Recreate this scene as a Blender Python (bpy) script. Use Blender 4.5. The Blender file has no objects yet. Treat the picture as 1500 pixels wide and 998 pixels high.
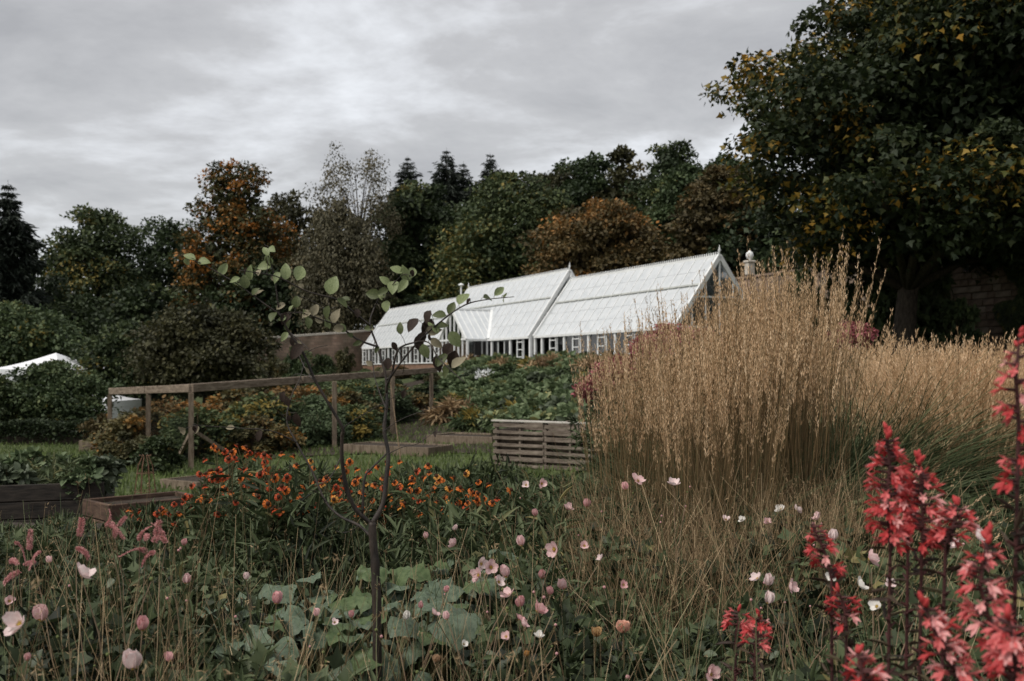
import bpy, math, random
import numpy as np
from mathutils import Vector, Matrix, Quaternion

# ------------------------------------------------------------------ camera, sky, light
scene = bpy.context.scene
COL = scene.collection
F = 1458.0            # focal length in photo pixels (35 mm lens)
HOR = 545.0           # horizon row
EYE = 2.5             # eye height over the low part of the garden
cam_data = bpy.data.cameras.new('camera')
cam_data.sensor_width = 36.0
cam_data.lens = 35.0
cam_data.shift_y = (HOR - 499.0) / 1500.0
cam_data.clip_start = 0.05
cam_data.clip_end = 5000.0
cam_data.dof.use_dof = True
cam_data.dof.focus_distance = 5.0
cam_data.dof.aperture_fstop = 4.5
camera = bpy.data.objects.new('camera', cam_data)
camera.location = (0, 0, EYE)
camera.rotation_euler = (math.radians(90), 0, 0)
COL.objects.link(camera)
scene.camera = camera

SUN_EL, SUN_AZ = math.radians(52), math.radians(-125)   # azimuth from +Y towards +X: behind and to the left
world = bpy.data.worlds.new('World')
scene.world = world
world.use_nodes = True
wn, wl = world.node_tree.nodes, world.node_tree.links
wn.clear()
w_out = wn.new('ShaderNodeOutputWorld')
sky = wn.new('ShaderNodeTexSky'); sky.sky_type = 'NISHITA'; sky.sun_disc = False
sky.sun_elevation = SUN_EL; sky.sun_rotation = SUN_AZ
bg_sky = wn.new('ShaderNodeBackground'); bg_sky.inputs['Strength'].default_value = 0.10
wl.new(sky.outputs[0], bg_sky.inputs[0])
# overcast deck: noise on a flat cloud layer overhead
tc = wn.new('ShaderNodeTexCoord')
sep = wn.new('ShaderNodeSeparateXYZ'); wl.new(tc.outputs['Generated'], sep.inputs[0])
zc = wn.new('ShaderNodeMath'); zc.operation = 'MAXIMUM'; zc.inputs[1].default_value = 0.0
wl.new(sep.outputs[2], zc.inputs[0])
za = wn.new('ShaderNodeMath'); za.operation = 'ADD'; za.inputs[1].default_value = 0.16
wl.new(zc.outputs[0], za.inputs[0])
dx = wn.new('ShaderNodeMath'); dx.operation = 'DIVIDE'
dy = wn.new('ShaderNodeMath'); dy.operation = 'DIVIDE'
wl.new(sep.outputs[0], dx.inputs[0]); wl.new(za.outputs[0], dx.inputs[1])
wl.new(sep.outputs[1], dy.inputs[0]); wl.new(za.outputs[0], dy.inputs[1])
cmb = wn.new('ShaderNodeCombineXYZ')
wl.new(dx.outputs[0], cmb.inputs[0]); wl.new(dy.outputs[0], cmb.inputs[1])
mp = wn.new('ShaderNodeMapping'); mp.inputs['Rotation'].default_value = (0, 0, 0.35)
mp.inputs['Scale'].default_value = (0.75, 0.8, 1); mp.inputs['Location'].default_value = (2.3, 0.4, 0)
wl.new(cmb.outputs[0], mp.inputs[0])
nz = wn.new('ShaderNodeTexNoise'); nz.inputs['Scale'].default_value = 2.3
nz.inputs['Detail'].default_value = 6; nz.inputs['Roughness'].default_value = 0.6
nz.inputs['Distortion'].default_value = 0.2
wl.new(mp.outputs[0], nz.inputs['Vector'])
cr = wn.new('ShaderNodeValToRGB')
els = cr.color_ramp.elements
els[0].position = 0.30; els[0].color = (0.190, 0.189, 0.192, 1)
els[1].position = 0.72; els[1].color = (0.42, 0.43, 0.445, 1)
e = els.new(0.5); e.color = (0.255, 0.254, 0.256, 1)
wl.new(nz.outputs['Fac'], cr.inputs[0])
bg_cloud = wn.new('ShaderNodeBackground'); bg_cloud.inputs['Strength'].default_value = 1.15
wl.new(cr.outputs[0], bg_cloud.inputs[0])
w_mix = wn.new('ShaderNodeMixShader'); w_mix.inputs[0].default_value = 0.93
wl.new(bg_sky.outputs[0], w_mix.inputs[1]); wl.new(bg_cloud.outputs[0], w_mix.inputs[2])
wl.new(w_mix.outputs[0], w_out.inputs[0])

sun_data = bpy.data.lights.new('sun', 'SUN')
sun_data.energy = 1.5
sun_data.angle = math.radians(30)
sun_data.color = (1.0, 0.95, 0.88)
sun = bpy.data.objects.new('sun', sun_data)
sd = Vector((math.sin(SUN_AZ) * math.cos(SUN_EL), math.cos(SUN_AZ) * math.cos(SUN_EL), math.sin(SUN_EL)))
sun.rotation_euler = (-sd).to_track_quat('-Z', 'Y').to_euler()
COL.objects.link(sun)

vs = scene.view_settings
vs.view_transform = 'Standard'; vs.look = 'None'; vs.exposure = 0.98; vs.gamma = 1.0
vs.use_curve_mapping = False
scene.cycles.max_bounces = 6
scene.cycles.diffuse_bounces = 3
scene.cycles.transparent_max_bounces = 12
scene.cycles.use_denoising = True

rng = np.random.default_rng(11)
random.seed(5)

# ------------------------------------------------------------------ helpers
def P(px, py, Y):
    """photo pixel at a real distance -> world point"""
    return Vector(((px - 750.0) / F * Y, Y, EYE + (HOR - py) / F * Y))

D = np.array((-0.440, 0.898)); D = D / np.linalg.norm(D)      # along the glasshouse and the garden wall
Nn = np.array((D[1], -D[0]))                                   # across it, uphill and away

_S = [-400, -20, 0, 4, 11, 14, 20, 24, 25, 33, 40, 60, 120, 400]
_Z = [-3.0, -2.6, -2.45, -2.35, -2.1, -1.8, -0.6, 0.02, 0.1, 0.3, 1.0, 3.0, 7.0, 8.0]
def sstep(a, b, x):
    t = np.clip((np.asarray(x, float) - a) / (b - a), 0, 1)
    return t * t * (3 - 2 * t)
def ground(x, y):
    x = np.asarray(x, float); y = np.asarray(y, float)
    s = x * Nn[0] + y * Nn[1]
    z = np.interp(s, _S, _Z)
    w = sstep(9.0, 15.0, y)
    z = -1.45 * (1 - w) + z * w
    z = z + 0.05 * np.sin(x * 0.7 + 1.3) * np.cos(y * 0.6)
    return z + EYE
def gz(x, y):
    return float(ground(x, y))

def obj_tag(o, label=None, cat=None, group=None, kind=None):
    if label: o['label'] = label
    if cat: o['category'] = cat
    if group: o['group'] = group
    if kind: o['kind'] = kind
    return o

def thing(name, label, cat, loc=(0, 0, 0), rotz=0.0, group=None):
    o = bpy.data.objects.new(name, None)
    o.empty_display_size = 0.1
    o.location = loc; o.rotation_euler = (0, 0, rotz)
    COL.objects.link(o)
    return obj_tag(o, label, cat, group)

def link(name, mesh, parent=None, loc=(0, 0, 0), rot=None, scale=None, kind=None, label=None):
    o = bpy.data.objects.new(name, mesh)
    o.location = loc
    if rot is not None:
        o.rotation_euler = rot
    if scale is not None:
        o.scale = scale if hasattr(scale, '__len__') else (scale,) * 3
    if parent is not None: o.parent = parent
    COL.objects.link(o)
    if kind: o['kind'] = kind
    if label: o['label'] = label
    return o

def link_m(name, mesh, parent, matrix, kind=None):
    o = bpy.data.objects.new(name, mesh)
    o.parent = parent
    o.matrix_local = matrix
    COL.objects.link(o)
    if kind: o['kind'] = kind
    return o

def copy_tree(o, parent=None):
    c = o.copy(); COL.objects.link(c)
    if parent is not None: c.parent = parent
    for ch in list(o.children):
        copy_tree(ch, c)
    return c

ORD = ['first', 'second', 'third', 'fourth', 'fifth', 'sixth', 'seventh', 'eighth', 'ninth', 'tenth', 'eleventh', 'twelfth',
       'thirteenth', 'fourteenth', 'fifteenth', 'sixteenth', 'seventeenth', 'eighteenth', 'nineteenth', 'twentieth',
       'twenty-first', 'twenty-second', 'twenty-third', 'twenty-fourth', 'twenty-fifth', 'twenty-sixth']

class MB:
    """collects boxes, bars, tubes into ONE mesh"""
    def __init__(s): s.v = []; s.f = []
    def add(s, vs, fs):
        b = len(s.v); s.v += [tuple(v) for v in vs]; s.f += [tuple(i + b for i in f) for f in fs]; return s
    def box(s, c, d, M=None, bev=0.0):
        x, y, z = d[0] / 2, d[1] / 2, d[2] / 2
        if bev <= 0:
            vs = [Vector((i * x, j * y, k * z)) for i in (-1, 1) for j in (-1, 1) for k in (-1, 1)]
            fs = [(0, 1, 3, 2), (4, 6, 7, 5), (0, 4, 5, 1), (2, 3, 7, 6), (0, 2, 6, 4), (1, 5, 7, 3)]
        else:
            b = bev
            vs, fs = [], []
            for zz, q in ((-z, b), (-z + b, 0), (z - b, 0), (z, b)):
                for (i, j) in ((-1, -1), (1, -1), (1, 1), (-1, 1)):
                    vs.append(Vector((i * (x - q), j * (y - q), zz)))
            for r in range(3):
                for k in range(4):
                    fs.append((r * 4 + k, r * 4 + (k + 1) % 4, r * 4 + 4 + (k + 1) % 4, r * 4 + 4 + k))
            fs.append((3, 2, 1, 0)); fs.append((12, 13, 14, 15))
        if M is not None: vs = [M @ v for v in vs]
        return s.add([v + Vector(c) for v in vs], fs)
    def bar(s, p0, p1, w, h, up=(0, 0, 1), bev=0.0):
        p0, p1 = Vector(p0), Vector(p1)
        a = (p1 - p0); L = a.length; a.normalize()
        up = Vector(up)
        sd_ = a.cross(up)
        if sd_.length < 1e-4: sd_ = a.cross(Vector((1, 0, 0)))
        sd_.normalize(); u = sd_.cross(a)
        M = Matrix((sd_, a, u)).transposed()
        return s.box((p0 + p1) / 2, (w, L, h), M, bev)
    def tube(s, pts, rad, n=6, cap=True):
        pts = [Vector(p) for p in pts]
        if not hasattr(rad, '__len__'): rad = [rad] * len(pts)
        b = len(s.v)
        t = (pts[1] - pts[0]).normalized()
        ref = Vector((0, 0, 1)) if abs(t.z) < 0.9 else Vector((1, 0, 0))
        u = t.cross(ref).normalized()
        for i, p in enumerate(pts):
            if i == 0: t = pts[1] - pts[0]
            elif i == len(pts) - 1: t = pts[i] - pts[i - 1]
            else: t = pts[i + 1] - pts[i - 1]
            t.normalize()
            u = (u - t * u.dot(t)).normalized(); w = t.cross(u)
            for k in range(n):
                a = 2 * math.pi * k / n
                s.v.append(tuple(p + (u * math.cos(a) + w * math.sin(a)) * rad[i]))
        for i in range(len(pts) - 1):
            for k in range(n):
                s.f.append((b + i * n + k, b + i * n + (k + 1) % n, b + (i + 1) * n + (k + 1) % n, b + (i + 1) * n + k))
        if cap:
            s.f.append(tuple(b + k for k in range(n))[::-1])
            s.f.append(tuple(b + (len(pts) - 1) * n + k for k in range(n)))
        return s
    def lathe(s, c, prof, n=10, M=None):
        b = len(s.v)
        for (r, z) in prof:
            for k in range(n):
                a = 2 * math.pi * k / n
                v = Vector((r * math.cos(a), r * math.sin(a), z))
                if M is not None: v = M @ v
                s.v.append(tuple(v + Vector(c)))
        for i in range(len(prof) - 1):
            for k in range(n):
                s.f.append((b + i * n + k, b + i * n + (k + 1) % n, b + (i + 1) * n + (k + 1) % n, b + (i + 1) * n + k))
        s.f.append(tuple(b + k for k in range(n))[::-1])
        s.f.append(tuple(b + (len(prof) - 1) * n + k for k in range(n)))
        return s
    def mesh(s, name, mat, smooth=False):
        m = bpy.data.meshes.new(name)
        m.from_pydata(s.v, [], s.f)
        if smooth: m.polygons.foreach_set('use_smooth', [True] * len(m.polygons))
        m.materials.append(mat); m.update()
        return m

def nrm(a):
    return a / np.maximum(np.linalg.norm(a, axis=-1, keepdims=True), 1e-9)
def rdirs(n):
    return nrm(rng.normal(size=(n, 3)))
def frames(axis, normal):
    side = nrm(np.cross(axis, normal)); n2 = np.cross(side, axis)
    return np.stack((side, axis, n2), axis=2)

def fan(outline):
    """flat leaf outline -> triangles fanned from vertex 0"""
    v = np.array(outline, float)
    return v, np.array([(0, i, i + 1) for i in range(1, len(v) - 1)])
T_DIA = fan([(0, 0, 0), (.34, .45, .10), (0, 1, -.05), (-.34, .45, .10)])
T_OVAL = fan([(0, 0, 0), (.22, .18, .07), (.31, .5, .10), (.19, .8, .03), (0, 1, -.10), (-.19, .8, .03), (-.31, .5, .10), (-.22, .18, .07)])
T_LANCE = fan([(0, 0, 0), (.09, .3, .04), (.08, .65, -.01), (0, 1, -.18), (-.08, .65, -.01), (-.09, .3, .04)])
T_MAPLE = fan([(0, 0, 0), (.22, .05, .03), (.50, .16, .0), (.34, .36, .08), (.52, .62, -.02), (.20, .58, .06), (0, 1, -.10), (-.20, .58, .06), (-.52, .62, -.02), (-.34, .36, .08), (-.50, .16, 0), (-.22, .05, .03)])
T_TRI = fan([(0, 0, 0), (.50, .36, -.03), (.22, .52, .07), (0, 1, -.08), (-.22, .52, .07), (-.50, .36, -.03)])
T_STAR = fan([(0, 0, 0), (.52, .22, .03), (.24, .48, .07), (0, 1, -.08), (-.24, .48, .07), (-.52, .22, .03)])
T_SPK = fan([(0, 0, 0), (.10, .4, .0), (0, 1, 0), (-.10, .4, 0)])

class FB:
    """numpy foliage builder: thousands of leaves / blades in one mesh with a per-point 'tint'"""
    def __init__(s): s.V = []; s.T = []; s.C = []; s.n = 0
    def leaves(s, tmpl, pos, axis, normal, size, tint):
        v, t = tmpl
        N = len(pos)
        if N == 0: return s
        R = frames(nrm(axis), normal)
        size = np.broadcast_to(np.asarray(size, float), (N,))
        w = np.einsum('nij,kj->nki', R, v) * size[:, None, None] + pos[:, None, :]
        k = len(v)
        s.V.append(w.reshape(-1, 3))
        s.T.append((t[None] + (np.arange(N) * k)[:, None, None]).reshape(-1, 3) + s.n)
        s.C.append(np.repeat(np.broadcast_to(np.asarray(tint, float), (N,)), k))
        s.n += N * k
        return s
    def ribbons(s, p0, d0, length, bend, width, tint, segs=3, taper=0.3, side=None):
        N = len(p0)
        if N == 0: return s
        length = np.broadcast_to(np.asarray(length, float), (N,)); width = np.broadcast_to(np.asarray(width, float), (N,))
        d0 = nrm(d0)
        if side is None:
            side = rdirs(N)
        side = nrm(np.cross(d0, side))
        pts = []
        for i in range(segs + 1):
            t = i / segs
            c = p0 + d0 * (length * t)[:, None] + bend * (length * t * t)[:, None]
            w = (width * (1 - (1 - taper) * t) * 0.5)[:, None]
            pts += [c - side * w, c + side * w]
        w = np.stack(pts, axis=1)
        k = 2 * (segs + 1)
        t = []
        for i in range(segs):
            a = 2 * i
            t += [(a, a + 1, a + 3), (a, a + 3, a + 2)]
        t = np.array(t)
        s.V.append(w.reshape(-1, 3))
        s.T.append((t[None] + (np.arange(N) * k)[:, None, None]).reshape(-1, 3) + s.n)
        s.C.append(np.repeat(np.broadcast_to(np.asarray(tint, float), (N,)), k))
        s.n += N * k
        return s
    def mesh(s, name, mat):
        V = np.concatenate(s.V); T = np.concatenate(s.T).astype(np.int32); C = np.concatenate(s.C)
        m = bpy.data.meshes.new(name)
        m.vertices.add(len(V)); m.vertices.foreach_set('co', V.astype(np.float32).ravel())
        m.loops.add(T.size); m.loops.foreach_set('vertex_index', T.ravel())
        m.polygons.add(len(T))
        m.polygons.foreach_set('loop_start', np.arange(0, T.size, 3, dtype=np.int32))
        a = m.attributes.new('tint', 'FLOAT', 'POINT')
        a.data.foreach_set('value', np.clip(C, 0, 1).astype(np.float32))
        m.update(calc_edges=True)
        m.materials.append(mat)
        return m

def rib_points(p0, d0, length, bend, t):
    return p0 + nrm(d0) * (length * t)[:, None] + bend * (length * t * t)[:, None]

# ------------------------------------------------------------------ materials
def new_mat(name):
    m = bpy.data.materials.new(name); m.use_nodes = True
    n = m.node_tree.nodes; l = m.node_tree.links
    return m, n, l, n['Principled BSDF']

def foliage(name, ramp, trans=0.18, rough=0.6, spec=0.25):
    m, n, l, b = new_mat(name)
    at = n.new('ShaderNodeAttribute'); at.attribute_name = 'tint'
    r = n.new('ShaderNodeValToRGB')
    while len(r.color_ramp.elements) < len(ramp): r.color_ramp.elements.new(0.5)
    for e_, (p, c) in zip(r.color_ramp.elements, ramp):
        e_.position = p; e_.color = (*c, 1)
    l.new(at.outputs['Fac'], r.inputs[0])
    l.new(r.outputs[0], b.inputs['Base Color'])
    b.inputs['Roughness'].default_value = rough
    b.inputs['Specular IOR Level'].default_value = spec
    if trans > 0:
        tr = n.new('ShaderNodeBsdfTranslucent'); l.new(r.outputs[0], tr.inputs[0])
        mx = n.new('ShaderNodeMixShader'); mx.inputs[0].default_value = trans
        l.new(b.outputs[0], mx.inputs[1]); l.new(tr.outputs[0], mx.inputs[2])
        l.new(mx.outputs[0], n['Material Output'].inputs[0])
    return m

def rough_mat(name, c1, c2, scale=6.0, rough=0.85, bump=0.3, stretch=(1, 1, 1), c3=None, spec=0.25, lo=0.35, hi=0.65, detail=6):
    m, n, l, b = new_mat(name)
    t = n.new('ShaderNodeTexCoord'); mp_ = n.new('ShaderNodeMapping'); mp_.inputs['Scale'].default_value = stretch
    l.new(t.outputs['Object'], mp_.inputs[0])
    nz_ = n.new('ShaderNodeTexNoise'); nz_.inputs['Scale'].default_value = scale; nz_.inputs['Detail'].default_value = detail
    nz_.inputs['Roughness'].default_value = 0.65
    l.new(mp_.outputs[0], nz_.inputs['Vector'])
    r = n.new('ShaderNodeValToRGB'); l.new(nz_.outputs['Fac'], r.inputs[0])
    r.color_ramp.elements[0].position = lo; r.color_ramp.elements[0].color = (*c1, 1)
    r.color_ramp.elements[1].position = hi; r.color_ramp.elements[1].color = (*c2, 1)
    if c3:
        e_ = r.color_ramp.elements.new(0.5 * (lo + hi)); e_.color = (*c3, 1)
    l.new(r.outputs[0], b.inputs['Base Color'])
    b.inputs['Roughness'].default_value = rough; b.inputs['Specular IOR Level'].default_value = spec
    if bump:
        bp = n.new('ShaderNodeBump'); bp.inputs['Strength'].default_value = bump; bp.inputs['Distance'].default_value = 0.02
        l.new(nz_.outputs['Fac'], bp.inputs['Height']); l.new(bp.outputs[0], b.inputs['Normal'])
    return m

M_GREEN = foliage('dark_green_leaf', [(0, (0.015, 0.022, 0.011)), (.45, (0.037, 0.055, 0.022)), (.8, (0.090, 0.112, 0.043)), (1, (0.237, 0.175, 0.043))])
M_MID = foliage('mid_green_leaf', [(0, (0.022, 0.034, 0.016)), (.5, (0.060, 0.088, 0.037)), (.9, (0.119, 0.150, 0.062)), (1, (0.250, 0.188, 0.044))])
M_OLIVE = foliage('olive_leaf', [(0, (0.030, 0.031, 0.015)), (.5, (0.080, 0.077, 0.034)), (.85, (0.144, 0.119, 0.048)), (1, (0.300, 0.156, 0.040))])
M_AUTUMN = foliage('autumn_leaf', [(0, (0.020, 0.027, 0.013)), (.45, (0.056, 0.060, 0.022)), (.72, (0.213, 0.106, 0.025)), (1, (0.450, 0.169, 0.031))])
M_BROWN = foliage('bronze_leaf', [(0, (0.035, 0.030, 0.014)), (.5, (0.100, 0.075, 0.030)), (.8, (0.188, 0.110, 0.037)), (1, (0.375, 0.163, 0.037))])
M_BIRCH = foliage('birch_leaf', [(0, (0.043, 0.040, 0.022)), (.5, (0.106, 0.095, 0.053)), (1, (0.200, 0.156, 0.081))])
M_NEEDLE = foliage('needle', [(0, (.010, .015, .011)), (1, (.030, .040, .027))], trans=0.05)
M_MAPLE = foliage('maple_leaf', [(0, (.012, .020, .010)), (.5, (.030, .042, .015)), (.74, (.075, .080, .020)), (.86, (.24, .16, .028)), (1, (.40, .22, .035))])
M_BED = foliage('vegetable_leaf', [(0, (0.037, 0.056, 0.025)), (.5, (0.106, 0.147, 0.069)), (.9, (0.194, 0.237, 0.125)), (1, (0.300, 0.263, 0.100))])
M_UNDER = foliage('border_leaf', [(0, (0.011, 0.016, 0.007)), (.5, (0.065, 0.088, 0.037)), (.85, (0.122, 0.148, 0.073)), (1, (0.215, 0.184, 0.074))])  # low end of the ramp darkened for the shaded gaps between border plants
M_GREY = foliage('grey_green_leaf', [(0, (.045, .058, .034)), (.5, (.115, .142, .085)), (.9, (.20, .225, .145)), (1, (.28, .25, .12))], rough=0.5, spec=0.3)
M_STRAW = foliage('straw', [(0, (0.119, 0.077, 0.040)), (.5, (0.338, 0.237, 0.131)), (1, (0.625, 0.475, 0.288))], trans=0.2)
M_GOLD = foliage('golden_grass', [(0, (0.188, 0.125, 0.065)), (.35, (0.475, 0.319, 0.175)), (.75, (0.775, 0.550, 0.338)), (1, (0.925, 0.712, 0.475))], trans=0.3)
M_GRASSG = foliage('green_grass_blade', [(0, (0.025, 0.037, 0.016)), (.5, (0.073, 0.100, 0.044)), (1, (0.200, 0.213, 0.106))])
M_LAWN = foliage('lawn_blade', [(0, (0.062, 0.094, 0.025)), (1, (0.150, 0.194, 0.062))])
M_STEM = rough_mat('plant_stem', (.055, .075, .03), (.16, .11, .055), 9, .7, 0)
M_TAN = rough_mat('dry_stem', (.20, .13, .085), (.34, .25, .16), 9, .8, 0)
M_BARK = rough_mat('bark', (.018, .014, .011), (.065, .05, .038), 14, .9, .6, (1, 1, .3))
M_SAPB = rough_mat('sapling_bark', (.012, .009, .007), (.050, .036, .027), 30, .6, .4, (1, 1, .3), spec=.4)
M_WOOD = rough_mat('weathered_timber', (.085, .062, .042), (.235, .185, .135), 7, .85, .5, (3, 3, .5))
M_BEAM = rough_mat('weathered_beam', (.10, .074, .052), (.26, .205, .155), 6, .85, .5, (.6, .6, 3))
M_DARKW = rough_mat('dark_timber', (.018, .016, .014), (.055, .045, .036), 7, .8, .4, (.6, .6, 3))
M_SOIL = rough_mat('soil', (.020, .015, .010), (.058, .042, .030), 10, .95, .6)
M_WHITE = rough_mat('white_paint', (.70, .71, .70), (.82, .83, .82), 3, .45, 0, spec=.4)
M_STATUE = rough_mat('pale_stone', (.40, .36, .30), (.58, .53, .46), 8, .85, .2)
M_TERRA = rough_mat('terracotta', (.33, .11, .05), (.46, .17, .08), 8, .8, .1)
M_CANVAS = rough_mat('canvas', (.74, .75, .77), (.82, .83, .84), 1.5, .7, 0)
M_DARK = rough_mat('doorway_shade', (.012, .012, .012), (.03, .028, .026), 4, .9, 0)

# ------------------------------------------------------------------ ground
def grid_mesh(name, xs, ys, mat, dz=0.0, extra=None):
    X, Y = np.meshgrid(xs, ys, indexing='xy')
    Z = ground(X, Y) + dz
    if extra is not None: Z = Z + extra(X, Y)
    V = np.stack((X, Y, Z), -1).reshape(-1, 3)
    nx, ny = len(xs), len(ys)
    f = [(j * nx + i, j * nx + i + 1, (j + 1) * nx + i + 1, (j + 1) * nx + i) for j in range(ny - 1) for i in range(nx - 1)]
    m = bpy.data.meshes.new(name); m.from_pydata(V.tolist(), [], f)
    m.polygons.foreach_set('use_smooth', [True] * len(f)); m.materials.append(mat); m.update()
    return m
M_GRASSLAND = rough_mat('turf', (.034, .046, .015), (.085, .105, .038), 1.3, .95, .3, detail=10)
xs = np.concatenate((np.linspace(-1500, -80, 24), np.linspace(-76, 70, 110), np.linspace(80, 1500, 24)))
ys = np.concatenate((np.linspace(-60, -2, 8), np.linspace(0, 120, 150), np.linspace(125, 300, 30), np.linspace(340, 2500, 20)))
obj_tag(link('ground', grid_mesh('ground', xs, ys, M_GRASSLAND)), kind='structure')

def soil(name, x0, x1, y0, y1, n=16, dz=0.012):
    # draped on the ground; noisy edge comes from the plants
    return obj_tag(link(name, grid_mesh(name, np.linspace(x0, x1, n), np.linspace(y0, y1, n * 2), M_SOIL, dz)), kind='structure')
soil('border_soil', -9, 9, 0.3, 12.5, 60, 0.05)

# lawn blades: nobody could count them
fb = FB()
n = 40000
yy = 12 + 26 * rng.random(n) ** 1.2
xx = (-0.62 + 0.75 * rng.random(n)) * yy
pp = np.stack((xx, yy, ground(xx, yy)), -1)
dd = rng.normal(size=(n, 3)) * .35 + (0, 0, 1)
fb.leaves(T_SPK, pp, dd, rdirs(n), .10 + .08 * rng.random(n), rng.random(n))
obj_tag(link('lawn_grass', fb.mesh('lawn_grass', M_LAWN)), 'short green lawn between the raised beds and the fruit cage', 'grass', kind='stuff')

# ------------------------------------------------------------------ garden wall
ROTL = math.atan2(-D[1], -D[0])
def stone_wall_mat():
    m, n, l, b = new_mat('wall_masonry')
    t = n.new('ShaderNodeTexCoord'); sp = n.new('ShaderNodeSeparateXYZ'); cb = n.new('ShaderNodeCombineXYZ')
    l.new(t.outputs['Object'], sp.inputs[0]); l.new(sp.outputs[0], cb.inputs[0]); l.new(sp.outputs[2], cb.inputs[1])
    br = n.new('ShaderNodeTexBrick'); l.new(cb.outputs[0], br.inputs['Vector'])
    br.inputs['Scale'].default_value = 1.0
    br.inputs['Brick Width'].default_value = .46; br.inputs['Row Height'].default_value = .24
    br.inputs['Mortar Size'].default_value = .014; br.inputs['Bias'].default_value = -.1
    br.inputs['Color1'].default_value = (.21, .15, .115, 1); br.inputs['Color2'].default_value = (.33, .25, .195, 1)
    br.inputs['Mortar'].default_value = (.17, .14, .115, 1)
    nz_ = n.new('ShaderNodeTexNoise'); nz_.inputs['Scale'].default_value = .7; nz_.inputs['Detail'].default_value = 9
    l.new(t.outputs['Object'], nz_.inputs['Vector'])
    r = n.new('ShaderNodeValToRGB'); r.color_ramp.elements[0].position = .38; r.color_ramp.elements[1].position = .65
    r.color_ramp.elements[0].color = (.60, .60, .54, 1); r.color_ramp.elements[1].color = (1.25, 1.14, 1.08, 1)
    l.new(nz_.outputs['Fac'], r.inputs[0])
    mx = n.new('ShaderNodeMix'); mx.data_type = 'RGBA'; mx.blend_type = 'MULTIPLY'; mx.inputs[0].default_value = 1
    l.new(br.outputs[0], mx.inputs[6]); l.new(r.outputs[0], mx.inputs[7])
    l.new(mx.outputs[2], b.inputs['Base Color']); b.inputs['Roughness'].default_value = .9
    bp = n.new('ShaderNodeBump'); bp.inputs['Strength'].default_value = .6; bp.inputs['Distance'].default_value = .03
    l.new(br.outputs['Fac'], bp.inputs['Height']); bp.invert = True; l.new(bp.outputs[0], b.inputs['Normal'])
    return m
M_MASON = stone_wall_mat()
M_STONES = [rough_mat('wall_stone', a, b_, 3.5, .9, .5) for a, b_ in (((.13, .095, .07), (.30, .22, .17)), ((.16, .13, .10), (.35, .28, .22)), ((.10, .075, .055), (.24, .175, .13)))]
M_MORTAR = rough_mat('mortar', (.09, .075, .06), (.17, .145, .12), 9, .95, .3)
WS = 32.0
wall = thing('garden_wall', 'long high old stone garden wall running behind the white glasshouse', 'wall', (Nn[0] * WS, Nn[1] * WS, EYE), ROTL)
WT = 4.6
mb = MB()                                   # plain run, from behind the maple to the far left
wseg = [34.0, 50.0, 66.0, 84.0]
for a, b_ in zip(wseg[:-1], wseg[1:]):
    top0 = WT if a < 85 else WT - .1
    mb.box((-(a + b_) / 2, .25, (top0 - 1) / 2), (b_ - a, .5, top0 + 1))
link('masonry', mb.mesh('masonry', M_MASON), wall)
mb = MB(); mb.box((-24.5, .28, (WT - 1) / 2), (19, .44, WT + 1)); link('masonry_core', mb.mesh('masonry_core', M_MORTAR), wall)
for i in range(17):
    a = 15 + i * 4.0
    mb = MB(); mb.box((0, 0, 0), (3.97, .66, .12), None, .02)
    link('coping_stone', mb.mesh('coping_stone', M_STONES[i % 3]) if i < 3 else bpy.data.meshes['coping_stone'], wall, (-a - 2, .25, WT + .061 + .004 * (i % 2)))
stone_meshes = []
for k in range(9):
    r_ = random.Random(k); L = (.34, .46, .62)[k % 3]
    mb = MB(); mb.box((0, 0, 0), (L, .12, .235), None, .022)
    v = [(x + r_.uniform(-.012, .012), y + r_.uniform(-.012, .012), z + r_.uniform(-.01, .01)) for x, y, z in mb.v]
    mb.v = v; stone_meshes.append((L, mb.mesh('stone', M_STONES[(k // 3) % 3])))
cnt = 0
for row in range(13):
    z = 1.15 + row * .262
    x = -33.9 - random.random() * .0
    while x < -23.0 and cnt < 298:
        L, me = random.choice(stone_meshes)
        link('stone', me, wall, (x + L / 2, .045 + random.uniform(-.02, .015), z + .12), (0, 0, random.uniform(-.02, .02)))
        x += L + .022; cnt += 1
# lower wall running left from the far end of the glasshouse, stepping down the slope
la, lb = P(552, 485, 84.5), P(330, 501, 73)
lw = thing('garden_wall', 'lower pinkish stone wall with pale coping running left from the glasshouse end', 'wall', (la.x, la.y, EYE))
dl = (lb - la); dl.z = 0; Ll = dl.length; dl.normalize(); lw.rotation_euler = (0, 0, math.atan2(dl.y, dl.x))
za, zb_ = la.z - EYE, lb.z - EYE
def sloped(x0, x1, y0, y1, top, bot):
    t = lambda x: za + (zb_ - za) * x / Ll
    v = [(x, y, z) for x in (x0, x1) for y in (y0, y1) for z in (t(x) + bot if bot > -1 else -3.2, t(x) + top)]
    return MB().add(v, [(0, 1, 3, 2), (4, 6, 7, 5), (0, 4, 5, 1), (2, 3, 7, 6), (0, 2, 6, 4), (1, 5, 7, 3)])
link('masonry', sloped(0, Ll, -.25, .25, 0, -9).mesh('masonry', M_MASON), lw)
for i in range(9):
    link('coping_stone', sloped(Ll * i / 9 + .02, Ll * (i + 1) / 9 - .02, -.34, .34, .16, .004).mesh('coping_stone', M_STATUE), lw)
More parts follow.
